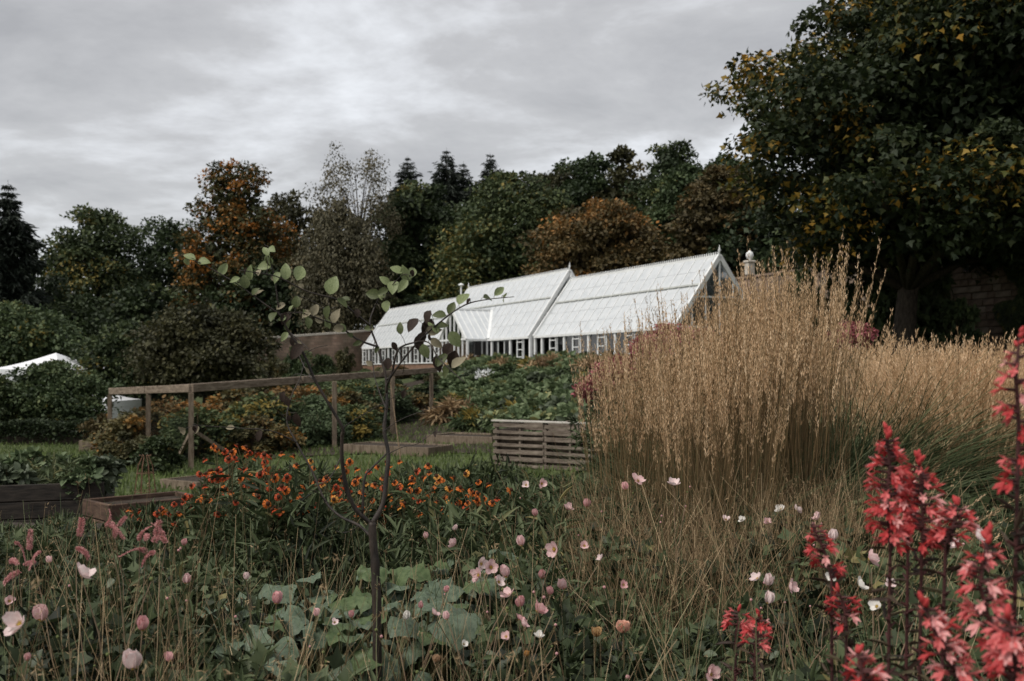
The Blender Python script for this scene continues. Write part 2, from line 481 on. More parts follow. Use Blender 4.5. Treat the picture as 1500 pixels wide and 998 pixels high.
# stone finial on the wall beside the glasshouse gable
q = P(1098, 390, 48.6); q.z = EYE + WT + .12
fin = thing('stone_finial', 'pale stone pier with white ball top standing on garden wall', 'finial', q, ROTL)
mb = MB().box((0, 0, .3), (.34, .34, .6), None, .03).box((0, 0, .66), (.44, .44, .12), None, .03)
link('pier', mb.mesh('pier', M_STATUE), fin)
mb = MB().lathe((0, 0, .72), [(.08, 0), (.06, .05), (.15, .12), (.19, .24), (.16, .38), (.06, .46), (.02, .5)], 12)
link('ball', mb.mesh('ball', M_WHITE, True), fin)

# ------------------------------------------------------------------ glasshouse
def roof_glass():
    m, n, l, b = new_mat('whitewashed_glass')
    t = n.new('ShaderNodeTexCoord'); nz_ = n.new('ShaderNodeTexNoise'); nz_.inputs['Scale'].default_value = 2.2; nz_.inputs['Detail'].default_value = 5
    oi = n.new('ShaderNodeObjectInfo'); ad = n.new('ShaderNodeVectorMath'); ad.operation = 'ADD'
    l.new(t.outputs['Object'], ad.inputs[0]); l.new(oi.outputs['Location'], ad.inputs[1]); l.new(ad.outputs[0], nz_.inputs['Vector'])
    r = n.new('ShaderNodeValToRGB'); r.color_ramp.elements[0].position = .3; r.color_ramp.elements[1].position = .7
    r.color_ramp.elements[0].color = (.66, .69, .71, 1); r.color_ramp.elements[1].color = (.80, .82, .83, 1)
    l.new(nz_.outputs['Fac'], r.inputs[0]); l.new(r.outputs[0], b.inputs['Base Color'])
    b.inputs['Roughness'].default_value = .18; b.inputs['Specular IOR Level'].default_value = .6
    tr = n.new('ShaderNodeBsdfTranslucent'); tr.inputs[0].default_value = (.7, .73, .75, 1)
    mx = n.new('ShaderNodeMixShader'); mx.inputs[0].default_value = .22
    l.new(b.outputs[0], mx.inputs[1]); l.new(tr.outputs[0], mx.inputs[2])
    tp = n.new('ShaderNodeBsdfTransparent'); mx2 = n.new('ShaderNodeMixShader'); mx2.inputs[0].default_value = .06
    l.new(mx.outputs[0], mx2.inputs[1]); l.new(tp.outputs[0], mx2.inputs[2]); l.new(mx2.outputs[0], n['Material Output'].inputs[0])
    return m
def clear_glass(name, tint=(.72, .76, .75), fac=.16):
    m, n, l, b = new_mat(name)
    tp = n.new('ShaderNodeBsdfTransparent'); tp.inputs[0].default_value = (*tint, 1)
    gl = n.new('ShaderNodeBsdfGlossy'); gl.inputs['Roughness'].default_value = .05
    fr = n.new('ShaderNodeFresnel'); fr.inputs[0].default_value = 1.5
    ad = n.new('ShaderNodeMath'); ad.operation = 'ADD'; ad.inputs[1].default_value = fac - .04; l.new(fr.outputs[0], ad.inputs[0])
    mx = n.new('ShaderNodeMixShader'); l.new(ad.outputs[0], mx.inputs[0]); l.new(tp.outputs[0], mx.inputs[1]); l.new(gl.outputs[0], mx.inputs[2])
    l.new(mx.outputs[0], n['Material Output'].inputs[0])
    return m
M_RGLASS, M_CGLASS = roof_glass(), clear_glass('window_glass')
M_BRICK = rough_mat('dwarf_wall_brick', (.13, .075, .05), (.27, .165, .115), 5, .9, .4)
GX, GY = 7.0, 42.1          # front right corner
gh = thing('glasshouse', 'long white glasshouse with stepped pitched roofs and a gabled porch, before the stone wall', 'greenhouse', (GX, GY, EYE), ROTL)
ZB, ZE = .58, 1.93
# (u0, u1, front y, ridge y, ridge z)
SECT = [(0.0, 13.0, 0.0, 2.2, 4.98), (13.35, 27.3, -.12, 2.3, 5.56), (27.65, 43.4, 0.0, 2.2, 4.98)]
ROWS = [0, .2, .4, .585, .6, .8, 1.0]
PORCH = (18.75, 23.2, 1.42, 3.76)
def pane_box(w, l_, t=.008):
    return MB().box((0, l_ / 2, 0), (w, l_, t))
def slope_matrix(x, y, z, ang, back=False):
    # local +y of the pane runs up the slope
    return Matrix.Translation((x, y, z)) @ (Matrix.Rotation(math.pi, 4, 'Z') if back else Matrix()) @ Matrix.Rotation(ang, 4, 'X')
for si, (u0, u1, yf, yr, zr) in enumerate(SECT):
    ncol = round((u1 - u0) / .8); cw = (u1 - u0) / ncol
    dy_, dz_ = yr - yf, zr - ZE
    L = math.hypot(dy_, dz_); ang = math.atan2(dz_, dy_)
    def slope(t, off=0.0):
        return (yf + dy_ * t - math.sin(ang) * off, ZE + dz_ * t + math.cos(ang) * off)
    rows = [(a, b_) for a, b_ in zip(ROWS[:-1], ROWS[1:]) if b_ - a > .05]
    meshes = [pane_box(cw - .05, (b_ - a) * L - .012).mesh('roof_pane', M_RGLASS) for a, b_ in rows]
    for c in range(ncol):
        x = -(u0 + (c + .5) * cw)
        for (a, b_), me in zip(rows, meshes):
            if si == 1 and PORCH[0] - .2 < -x < PORCH[1] + .2:
                h_ = abs(-x - (PORCH[0] + PORCH[1]) / 2) / ((PORCH[1] - PORCH[0]) / 2)
                if b_ < .55 * (1 - h_): continue
            oy, oz = slope(a, .05 if a > .59 else .012)
            link_m('roof_pane', me, gh, slope_matrix(x, oy, oz, ang + random.uniform(-.004, .004)))
    bar_low = MB().box((0, .29 * L, 0), (.045, .585 * L, .05)).mesh('glazing_bar', M_WHITE)
    bar_up = MB().box((0, .2 * L, 0), (.045, .4 * L, .05)).mesh('glazing_bar', M_WHITE)
    for c in range(ncol + 1):
        x = -(u0 + c * cw)
        oy, oz = slope(0.0, .02)
        if not (si == 1 and PORCH[0] + .5 < -x < PORCH[1] - .5):
            link_m('glazing_bar', bar_low, gh, slope_matrix(x, oy, oz, ang))
        oy, oz = slope(.6, .058); link_m('glazing_bar', bar_up, gh, slope_matrix(x, oy, oz, ang))
    # vent rail, ridge, eave gutter, bargeboards
    xc, W = -(u0 + u1) / 2, u1 - u0
    oy, oz = slope(.592, .03)
    mb = MB().box((0, 0, 0), (W, .09, .10)); link_m('vent_rail', mb.mesh('vent_rail', rough_mat('vent_rail_grey', (.30, .31, .29), (.45, .46, .43), 3, .6, 0)), gh, slope_matrix(xc, oy, oz, ang))  # rail coloured greyer than the white bars, along the vent gap
    mb = MB().box((xc, yr, zr + .05), (W + .1, .12, .12)); link('ridge_beam', mb.mesh('ridge_beam', M_WHITE), gh)
    mb = MB().box((xc, yf - .06, ZE - .05), (W + .06, .14, .12)); link('gutter', mb.mesh('gutter', M_WHITE), gh)
    mb = MB()
    for k in range(int(W / .16)):
        mb.box((-(u0 + .1 + k * .16), yr, zr + .16), (.05, .03, .13))
    link('ridge_cresting', mb.mesh('ridge_cresting', M_WHITE), gh, kind='stuff')
    for ue in (u0, u1):
        mb = MB()
        mb.bar((-ue, yf - .1, ZE - .04), (-ue, yr, zr + .03), .12, .20).bar((-ue, 2 * yr - yf + .1, ZE - .04), (-ue, yr, zr + .03), .12, .20)
        link('bargeboard', mb.mesh('bargeboard', M_WHITE), gh)
        mb = MB().lathe((-ue, yr, zr + .1), [(.05, 0), (.03, .12), (.07, .18), (.02, .3), (.005, .42)], 8)
        link('finial', mb.mesh('finial', M_WHITE, True), gh)
    # rear slope and rear wall, one sheet each with bars
    yb = 2 * yr - yf
    mb = MB()
    for c in range(ncol):
        x = -(u0 + (c + .5) * cw); mb.bar((x, yb, ZE), (x, yr + .02, zr - .02), cw - .05, .01)
    link('rear_roof_glazing', mb.mesh('rear_roof_glazing', M_RGLASS), gh, kind='stuff')
    mb = MB().box((xc, yb, (ZE + 0) / 2), (W, .12, ZE)); link('rear_wall', mb.mesh('rear_wall', M_STATUE), gh)
    # front: dwarf wall, sill, posts, mullions, panes
    mb = MB().box((xc, yf + .05, (ZB - .6) / 2), (W, .22, ZB + .6)); link('dwarf_wall', mb.mesh('dwarf_wall', M_BRICK), gh)
    mb = MB().box((xc, yf + .02, ZB + .035), (W + .04, .30, .07)); link('sill', mb.mesh('sill', M_WHITE), gh)
    wp = pane_box(cw - .06, ZE - ZB - .17).mesh('wall_pane', M_CGLASS)
    post = MB().box((0, 0, (ZB + ZE) / 2), (.15, .16, ZE - ZB - .08)).mesh('post', M_WHITE)
    mul = MB().box((0, 0, (ZB + ZE) / 2), (.055, .07, ZE - ZB - .09)).mesh('mullion', M_WHITE)
    cas = MB()
    for zz in (.15, .5, .85): cas.box((0, 0, ZB + .07 + zz * 1.18), (cw * .8, .035, .045))
    for xx_ in (-.38, .38): cas.box((xx_ * cw, 0, (ZB + ZE) / 2), (.04, .032, ZE - ZB - .24))
    cas = cas.mesh('casement', M_WHITE)
    for c in range(ncol + 1):
        x = -(u0 + c * cw)
        if si == 1 and PORCH[0] + .2 < -x < PORCH[1] - .2: continue
        if c % 3 == 0 or c == ncol: link('post', post, gh, (x, yf, 0))
        else: link('mullion', mul, gh, (x, yf, 0))
        if c < ncol:
            xm = x - cw / 2
            if si == 1 and PORCH[0] < -xm < PORCH[1]: continue
            link_m('wall_pane', wp, gh, slope_matrix(xm, yf, ZB + .075, math.pi / 2))
            if c % 3 == 1: link('casement', cas, gh, (xm, yf - .05, 0), (random.choice((0, .0, -.12)), 0, 0))
    # gable ends
    for ue, sgn in ((u0, 1), (u1, -1)):
        if (si, ue) in ((0, SECT[0][1]),): continue
        nst = 6; fw = yb - yf
        mb = MB().box((-ue, (yf + yb) / 2, (ZB - .6) / 2), (.2, fw, ZB + .6)); link('dwarf_wall', mb.mesh('dwarf_wall', M_BRICK), gh)
        for k in range(nst + 1):
            y = yf + fw * k / nst
            zt = zr - abs(y - yr) / (yr - yf) * (zr - ZE) - .1
            mb = MB().box((-ue, y + (.04 if k == 0 else -.04 if k == nst else 0), (ZB + zt) / 2), (.07, .07, max(zt - ZB, .1))); link('gable_bar', mb.mesh('gable_bar', M_WHITE), gh)
            if k < nst:
                ya, yc = y + .04, yf + fw * (k + 1) / nst - .04
                ht = lambda q_: zr - abs(q_ - yr) / (yr - yf) * (zr - ZE) - .12
                m = MB().add([(-ue, ya, ZB), (-ue, yc, ZB), (-ue, yc, ht(yc)), (-ue, ya, ht(ya)), (-ue + .008, ya, ZB), (-ue + .008, yc, ZB), (-ue + .008, yc, ht(yc)), (-ue + .008, ya, ht(ya))],
                             [(0, 1, 2, 3), (7, 6, 5, 4), (0, 4, 5, 1), (1, 5, 6, 2), (2, 6, 7, 3), (3, 7, 4, 0)])
                link('gable_pane', m.mesh('gable_pane', M_CGLASS), gh)
        for zz in (ZE, ZE + 1.3):
            hw = (zr - zz) / (zr - ZE) * (yr - yf)
            mb = MB().box((-ue + .02 * sgn, yr, zz), (.06, 2 * hw - .1, .07)); link('gable_rail', mb.mesh('gable_rail', M_WHITE), gh)
# flue
mb = MB().tube([(-27.9, 2.0, 4.6), (-27.9, 2.0, 5.9)], .06, 8).lathe((-27.9, 2.0, 5.9), [(.05, 0), (.2, .02), (.2, .06), (.05, .16)], 10)
link('flue', mb.mesh('flue', M_WHITE), gh)
# porch: gable towards the garden
pu0, pu1, pt, pz = PORCH; pm = (pu0 + pu1) / 2; yfm = SECT[1][2]
for sgn, ue in ((1, pu0), (-1, pu1)):
    hw = (pu1 - pu0) / 2; sl = math.hypot(hw, pz - ZE)
    for k in range(9):                         # slope strips run from eave to ridge; the back ones end on the main roof
        y0 = yfm - pt + k * .40; y1 = y0 + .37
        lim = lambda y: max(0.0, (y - yfm) / (SECT[1][3] - yfm) * (SECT[1][4] - ZE) / (pz - ZE))
        a0, a1 = min(lim(y0), 1), min(lim(y1), 1)
        if a0 >= .98: continue
        pts = [(ue, y0, a0), (ue, y1, a1), (ue, y1, 1), (ue, y0, 1)]
        vv = [(-(ue + (pm - ue) * a), y, ZE + (pz - ZE) * a) for _, y, a in pts]
        vv2 = [(x, y, z - .01) for x, y, z in vv]
        mb = MB().add(vv + vv2, [(0, 1, 2, 3), (7, 6, 5, 4), (0, 4, 5, 1), (1, 5, 6, 2), (2, 6, 7, 3), (3, 7, 4, 0)])
        link('porch_roof_pane', mb.mesh('porch_roof_pane', M_RGLASS), gh)
        mb = MB().bar((-(ue + (pm - ue) * a0), y0 - .015, ZE + (pz - ZE) * a0 + .02), (-pm, y0 - .015, pz + .02), .045, .05)
        link('porch_bar', mb.mesh('porch_bar', M_WHITE), gh)
    mb = MB().bar((-ue, yfm - .05, ZE + .03), (-pm, yfm + (SECT[1][3] - yfm) * (pz - ZE) / (SECT[1][4] - ZE), pz + .06), .16, .08); link('valley', mb.mesh('valley', M_WHITE), gh)
    mb = MB().bar((-ue, yfm - pt - .05, ZE - .04), (-pm, yfm - pt - .05, pz + .05), .10, .18); link('bargeboard', mb.mesh('bargeboard', M_WHITE), gh)
    mb = MB().box((-ue, yfm - pt / 2, ZE - .05), (.14, pt, .12)); link('gutter', mb.mesh('gutter', M_WHITE), gh)
    for k in range(4):
        y = yfm - pt + pt * k / 3 + (.05 if k == 0 else -.14 if k == 3 else 0)
        mb = MB().box((-ue, y, (ZE - .05) / 2), (.09, .09, ZE - .05)); link('post', mb.mesh('post', M_WHITE), gh)
    if sgn < 0:
        mb = MB().box((-ue, yfm - pt / 2, ZE / 2), (.01, pt - .1, ZE - .1)); link('wall_pane', mb.mesh('wall_pane', M_CGLASS), gh)
    else:
        mb = MB().box((-ue, yfm - pt + .27, 1.0), (.01, .4, ZE - .3)); link('wall_pane', mb.mesh('wall_pane', M_CGLASS), gh)
        dr = link('door', MB().box((-ue + .02, yfm - .62, .92), (.05, .8, 1.75)).mesh('door', M_DARK), gh, label='near-black panel coloured as the shade in the open porch doorway')  # near-black panel stands in for the shade inside the open doorway
        mb = MB().tube([(-ue + .06, yfm - .95, .95), (-ue + .06, yfm - .85, .95)], .02, 6); link('handle', mb.mesh('handle', M_WHITE), dr)
mb = MB().box((-pm, yfm + .1, pz + .05), (.1, 3.2, .1)); link('porch_ridge', mb.mesh('porch_ridge', M_WHITE), gh)
for k in range(8):
    x = pu0 + .02 + (pu1 - pu0 - .04) * k / 7; zt = ZE + (pz - ZE) * (1 - abs(x - pm) / ((pu1 - pu0) / 2))
    mb = MB().box((-x, yfm - pt, zt / 2), (.08, .08, zt)); link('gable_bar', mb.mesh('gable_bar', M_WHITE), gh)
    if k < 7:
        x2 = pu0 + .02 + (pu1 - pu0 - .04) * (k + 1) / 7; z2 = ZE + (pz - ZE) * (1 - abs(x2 - pm) / ((pu1 - pu0) / 2))
        y = yfm - pt
        mb = MB().add([(-x, y, .4), (-x2, y, .4), (-x2, y, z2), (-x, y, zt), (-x, y + .008, .4), (-x2, y + .008, .4), (-x2, y + .008, z2), (-x, y + .008, zt)],
                      [(0, 1, 2, 3), (7, 6, 5, 4), (0, 4, 5, 1), (1, 5, 6, 2), (2, 6, 7, 3), (3, 7, 4, 0)])
        link('gable_pane', mb.mesh('gable_pane', M_CGLASS), gh)
mb = MB().box((-pm, yfm - pt, ZE), (pu1 - pu0, .1, .1)); link('gable_rail', mb.mesh('gable_rail', M_WHITE), gh)

def on_gh(u, y, z=0.0):
    """glasshouse coordinates -> world"""
    p = np.array((GX, GY)) + D * u + Nn * y
    return Vector((p[0], p[1], EYE + z))
# staging inside
for k, (u, L) in enumerate(((3.4, 5.6), (9.8, 5.2), (15.6, 4.0))):
    t = thing('staging_bench', f'{("nearest", "middle", "farthest")[k]} slatted staging bench behind the lower glass of the glasshouse', 'bench', on_gh(u, 2.6, 0.1), ROTL)
    for j in range(6):
        link('slat', MB().box((0, -.4 + j * .16, .82), (L, .12, .03)).mesh('slat', M_WOOD), t)
    for sx in (-1, 1):
        for sy in (-1, 1):
            link('leg', MB().box((sx * (L / 2 - .1), sy * .38, .4), (.07, .07, .8)).mesh('leg', M_WOOD), t)
t = thing('terracotta_pot', 'orange terracotta pot on ground before the glasshouse porch', 'pot', P(687, 552, 50))
t.location.z = gz(t.location.x, t.location.y) + .02
link('pot_body', MB().lathe((0, 0, 0), [(.16, 0), (.25, .42), (.29, .43), (.30, .54), (.25, .545), (.22, .50)], 16).mesh('pot_body', M_TERRA, True), t)

# ------------------------------------------------------------------ fruit cage
C0, C1, C2 = P(280, 569, 24), P(161, 573.5, 30), P(640, 542, 38)
C3 = C1 + (C2 - C0)
cage = thing('fruit_cage', 'weathered timber fruit cage frame with flat top beams and square posts', 'fruit cage', (C0.x, C0.y, gz(C0.x, C0.y)))
o0 = cage.location.copy()
def lp(a, b_, t): return a + (b_ - a) * t
def cbeam(a, b_, w=.09, h=.20):
    link('beam', MB().bar(a - o0, b_ - o0, w, h, bev=.012).mesh('beam', M_BEAM), cage)
def cpost(p, w=.125, z1=None):
    z0 = gz(p.x, p.y) - .1
    top = p.z - .105 if z1 is None else z1
    link('post', MB().box((p.x - o0.x, p.y - o0.y, (z0 + top) / 2 - o0.z), (w, w, top - z0), Matrix.Rotation(.3, 3, 'Z'), .01).mesh('post', M_WOOD), cage)
for a, b_, ts in ((C0, C1, (0, .5, 1)), (C0, C2, (0, .34, .67, 1)), (C1, C3, (0, .5, 1))):
    for t0, t1 in zip(ts[:-1], ts[1:]):
        e_ = (b_ - a).normalized() * .03
        cbeam(lp(a, b_, t0) + e_, lp(a, b_, t1) - e_, h=.20 if a is not C1 else .12)
for p in (C0, lp(C0, C1, .47), C1, P(490, 553.5, 28.8), P(632, 543, 37.2), lp(C1, C3, .44), lp(C1, C3, .72), P(575, 547, 33.2)):
    cpost(p)
for a, b_ in ((lp(C0, C1, .18), lp(C0, C1, 0)), (lp(C0, C2, .14), lp(C0, C2, 0))):
    g = gz(a.x, a.y)
    link('brace', MB().bar(Vector((a.x, a.y, g)) - o0, Vector((b_.x, b_.y, g + .95)) - o0, .07, .09).mesh('brace', M_WOOD), cage)
m_net, n, l, b = new_mat('net')
tp = n.new('ShaderNodeBsdfTransparent'); df = n.new('ShaderNodeBsdfDiffuse'); df.inputs[0].default_value = (.02, .022, .02, 1)
mx = n.new('ShaderNodeMixShader'); mx.inputs[0].default_value = .16
l.new(tp.outputs[0], mx.inputs[1]); l.new(df.outputs[0], mx.inputs[2]); l.new(mx.outputs[0], n['Material Output'].inputs[0])
for a, b_ in ((C0, C1), (C0, C2)):
    pts = []
    for i in range(9):
        p = lp(a, b_, i / 8); g = gz(p.x, p.y)
        pts += [(p.x - o0.x, p.y - o0.y + .08, g + .05 - o0.z), (p.x - o0.x, p.y - o0.y + .08, p.z - .1 - o0.z)]
    link('net', MB().add(pts, [(2 * i, 2 * i + 2, 2 * i + 3, 2 * i + 1) for i in range(8)]).mesh('net', m_net), cage)
p = P(572, 560, 22); p2 = P(587, 655, 22)
t = thing('bamboo_cane', 'thin pale cane leaning beside the fruit cage, behind the young tree', 'cane', p2)
link('cane', MB().tube([(0, 0, -.3), p - p2], [.014, .010], 6).mesh('cane', M_TAN), t)

# ------------------------------------------------------------------ raised beds, planks, pallet bin
M_REDW = rough_mat('reddish_timber', (.045, .028, .02), (.12, .075, .052), 7, .85, .4, (.6, .6, 3))
def plank_bed(name, label, pa, pb, h, depth, boards=2, mat=M_WOOD, th=.05):
    """timber bed edge between two world points (top front edge), going back by depth"""
    a, b_ = Vector(pa), Vector(pb)
    L = (b_ - a).length; c = (a + b_) / 2
    zt = c.z; h = max(h, zt - gz(c.x, c.y) + .03)
    t = thing(name, label, 'raised bed', (c.x, c.y, zt - h), math.atan2(b_.y - a.y, b_.x - a.x))
    bh = h / boards
    for k in range(boards):
        z = bh * (k + .5)
        link('plank', MB().box((0, 0, z), (L, th, bh - .012), None, .006).mesh('plank', mat), t)
        link('plank', MB().box((0, depth, z), (L, th, bh - .012), None, .006).mesh('plank', mat), t)
        for sx in (-1, 1):
            link('plank', MB().box((sx * (L / 2 - th / 2), depth / 2, z), (th, depth - th - .004, bh - .014), None, .006).mesh('plank', mat), t)
    for sx in (-1, 1):
        link('corner_post', MB().box((sx * (L / 2 - .085), .06, h / 2 - .1), (.07, .066, h + .17), None, .006).mesh('corner_post', mat), t)
    link('soil_fill', MB().box((0, depth / 2, h * .44), (L - .12, depth - .12, h * .84)).mesh('soil_fill', M_SOIL), t)
    return t
plank_bed('raised_bed', 'small square timber bed on the lawn by the left corner of fruit cage', P(116, 645, 30.5), P(149, 645, 30.5), .42, 1.0)
plank_bed('raised_bed', 'long low timber bed edge on the lawn behind the young tree', P(503, 651, 26.5), P(628, 655, 25.3), .27, 1.2, 1)
plank_bed('raised_bed', 'low sleeper bed joined to the left of the slatted pallet bin', P(626, 637, 29), P(722, 640, 28), .34, 1.4, 1, M_WOOD, .10)
plank_bed('raised_bed', 'narrow timber bed on the lawn beside the wire obelisk', P(236, 701, 20.4), P(290, 706, 19.8), .20, 1.0, 1)
plank_bed('raised_bed', 'dark timber bed full of leafy vegetables at the left edge', P(-70, 706, 11.5), P(152, 712, 12.0), .62, 1.8, 3, M_DARKW)
plank_bed('raised_bed', 'reddish timber bed end half hidden behind orange flowers', P(158, 737, 11.0), P(300, 728, 11.8), .36, .7, 2, M_REDW)
plank_bed('raised_bed', 'far thin timber edging across the lawn at the left', P(-40, 677, 25.5), P(85, 682, 25), .16, 1.5, 1)

pa, pb = P(722, 618, 22.0), P(877, 619, 20.6)
Lb = (pb - pa).length; pc = (pa + pb) / 2; gb = gz(pc.x, pc.y) - .02; hb = pc.z - gb
bin_ = thing('pallet_bin', 'slatted compost bin made of weathered wooden pallets with a pale top board', 'compost bin', (pc.x, pc.y, gb), math.atan2(pb.y - pa.y, pb.x - pa.x))
M_PALLET = rough_mat('pallet_wood', (.075, .055, .042), (.25, .205, .165), 5, .9, .5, (.7, 3, 3))
nsl = 7
for k in range(nsl):
    z = .07 + k * (hb - .16) / (nsl - 1)
    for sx in (-1, 1):
        for yy_ in (0, 1.15):
            link('slat', MB().box((0, 0, 0), (Lb / 2 - .03, .022, random.choice((.07, .085, .095))), None, .004).mesh('slat', M_PALLET), bin_, (sx * Lb / 4, yy_ + random.uniform(-.012, .012), z + random.uniform(-.012, .012)), (random.uniform(-.05, .05), random.uniform(-.016, .016), 0))
        link('slat', MB().box((0, 0, 0), (.022, 1.08, .085), None, .004).mesh('slat', M_PALLET), bin_, (sx * (Lb / 2 - .02), .575, z))
for sx in (-1, -.5, -.02, .02, .5, 1):
    for yy_ in (.06, 1.09):
        link('stringer', MB().box((sx * (Lb / 2 - .07), yy_, hb / 2), (.045, .09, hb - .03)).mesh('stringer', M_PALLET), bin_)
link('top_board', MB().box((0, .04, hb), (Lb + .04, .16, .035), None, .005).mesh('top_board', rough_mat('pale_board', (.36, .33, .29), (.55, .52, .47), 5, .8, .2, (.6, 3, 3))), bin_)
link('compost', MB().box((0, .57, hb * .36), (Lb - .16, .9, hb * .72)).mesh('compost', M_SOIL), bin_)

# wire obelisk
q = P(213, 706, 16.5); q.z = gz(q.x, q.y)
M_WIRE = rough_mat('rusty_wire', (.10, .05, .03), (.20, .11, .07), 20, .7, 0)
ob = thing('plant_obelisk', 'small rusty wire obelisk plant support standing on the lawn', 'plant support', q)
for k in range(8):
    a = math.pi / 4 * k; c_, s_ = math.cos(a), math.sin(a)
    link('upright', MB().tube([(.20 * c_, .20 * s_, -.05), (.17 * c_, .17 * s_, .45), (.12 * c_, .12 * s_, .85), (.05 * c_, .05 * s_, 1.0), (.10 * c_, .10 * s_, 1.02)], .007, 5).mesh('upright', M_WIRE), ob)
for z, r_ in ((.15, .195), (.42, .172), (.72, .138)):
    link('hoop', MB().tube([(r_ * math.cos(math.pi / 8 * k), r_ * math.sin(math.pi / 8 * k), z) for k in range(17)], .006, 5, False).mesh('hoop', M_WIRE), ob)

# marquees
def marquee(label, px0, px1, py_peak, py_eave, Y, depth):
    a, b_ = P(px0, py_eave, Y), P(px1, py_eave, Y)
    w = b_.x - a.x; g = gz((a.x + b_.x) / 2, Y); he = a.z - g; hp = P(0, py_peak, Y + depth / 2).z - g
    t = thing('marquee', label, 'tent', ((a.x + b_.x) / 2, Y + depth / 2, g), 0)
    x, y = w / 2, depth / 2
    vs_, fs_ = [], []
    N_ = 6                                     # sagging canvas between eaves and peak
    for j in range(N_ + 1):
        t_ = j / N_; s_ = 1 - t_; z = he + (hp - he) * (t_ ** 1.35)
        vs_ += [(-x * s_, -y * s_, z), (x * s_, -y * s_, z), (x * s_, y * s_, z), (-x * s_, y * s_, z)]
    for j in range(N_):
        for k in range(4): fs_.append((4 * j + k, 4 * j + (k + 1) % 4, 4 * j + 4 + (k + 1) % 4, 4 * j + 4 + k))
    link('roof', MB().add(vs_, fs_).mesh('roof', M_CANVAS), t)
    for (cx, cy, sx, sy) in ((0, -y, w, .03), (0, y, w, .03), (-x, 0, .03, depth - .04), (x, 0, .03, depth - .04)):
        link('valance', MB().box((cx * 1.005, cy * 1.005, he - .14), (sx, sy, .28)).mesh('valance', M_CANVAS), t)
        link('side_wall', MB().box((cx * .99, cy * .99, (he - .1) / 2), (sx * .985, sy, he - .1)).mesh('side_wall', M_CANVAS), t)
    for sx in (-1, 1):
        for sy in (-1, 1):
            link('pole', MB().tube([(sx * x * .97, sy * y * .97, -.1), (sx * x * .97, sy * y * .97, he)], .04, 8).mesh('pole', M_WHITE), t)
marquee('white peaked marquee roof rising above the bushy small tree at the left edge', -20, 90, 517, 541, 46, 6.5)
marquee('lower white marquee glimpsed beyond the small tree, left of the fruit cage', 94, 164, 574, 588, 44, 3.5)

# ------------------------------------------------------------------ trees
def crown_mesh(name, mat, h0, h1, prof, width, nclump, nleaf, leaf, tmpl=T_DIA, tint=.45, tvar=.17, seed=0, flat=.62, droop=0.0, fill=.5, crk=.17, hot=0.0, hotmask=None, depth=1.0, core=0, hotpart=1.0):
    """crown of leaf clumps inside a profile: prof(t) = relative radius at relative height t"""
    global rng
    keep = rng; rng = np.random.default_rng(1000 + seed)
    fb = FB()
    ts = np.linspace(0, 1, 60); pr = np.array([prof(t) for t in ts]); cdf = np.cumsum(pr + .05); cdf /= cdf[-1]
    t = np.interp(rng.random(nclump), cdf, ts)
    R = np.array([prof(q) for q in t]) * width / 2
    a = rng.random(nclump) * 2 * math.pi
    rr = R * (fill + (1 - fill) * rng.random(nclump) ** .6)
    # lumpy outline
    rr *= 1 + .16 * np.sin(3 * a + 7 * t + seed) + .08 * np.sin(5 * a - 11 * t)
    c = np.stack((rr * np.cos(a), depth * rr * np.sin(a), h0 + (h1 - h0) * t), -1)
    rc = width * crk * (.55 + .75 * rng.random(nclump)) * (.45 + .55 * np.minimum(1, R / (width * .35)))
    ct = tint + tvar * rng.normal(size=nclump)
    if hot > 0:
        hm = rng.random(nclump) < hot if hotmask is None else hotmask(c, rng)
        ct = np.where(hm, .74 + .14 * rng.random(nclump), ct)
    per = max(1, nleaf // nclump)
    dirs = rdirs(nclump * per).reshape(nclump, per, 3)
    dirs[..., 2] = np.where(rng.random((nclump, per)) < .7, np.abs(dirs[..., 2]), dirs[..., 2])
    rad = rng.random((nclump, per)) ** .45
    pos = c[:, None] + dirs * (rc[:, None] * rad)[..., None] * np.array((1, 1, flat))
    if droop: pos[..., 2] -= droop * rng.random((nclump, per)) ** 2 * rc[:, None] * 2
    pos = pos.reshape(-1, 3); dirs = dirs.reshape(-1, 3)
    n_ = len(pos)
    axis = nrm(dirs * .7 + rdirs(n_) * .7 + np.array((0, 0, -.25 - droop)))
    normal = dirs * .6 + rdirs(n_) * .6 + np.array((0, 0, .5))
    tt = np.repeat(ct, per) + .10 * rng.normal(size=n_)
    if hot > 0 and hotpart < 1: tt = np.where(rng.random(n_) < hotpart, tt, tint + .12 * rng.normal(size=n_))
    fb.leaves(tmpl, pos, axis, normal, leaf * (.6 + .8 * rng.random(n_)), tt)
    if core:                                   # inner foliage closing the middle of the crown, tinted darker as interior shade
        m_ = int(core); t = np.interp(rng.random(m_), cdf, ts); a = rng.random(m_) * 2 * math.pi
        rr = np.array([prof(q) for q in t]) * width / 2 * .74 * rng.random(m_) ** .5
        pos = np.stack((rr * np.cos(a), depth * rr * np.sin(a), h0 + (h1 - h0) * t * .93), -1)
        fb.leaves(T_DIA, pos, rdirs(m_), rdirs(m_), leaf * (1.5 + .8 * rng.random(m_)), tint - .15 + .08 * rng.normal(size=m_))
    rng = keep
    return fb.mesh(name, mat), c, rc

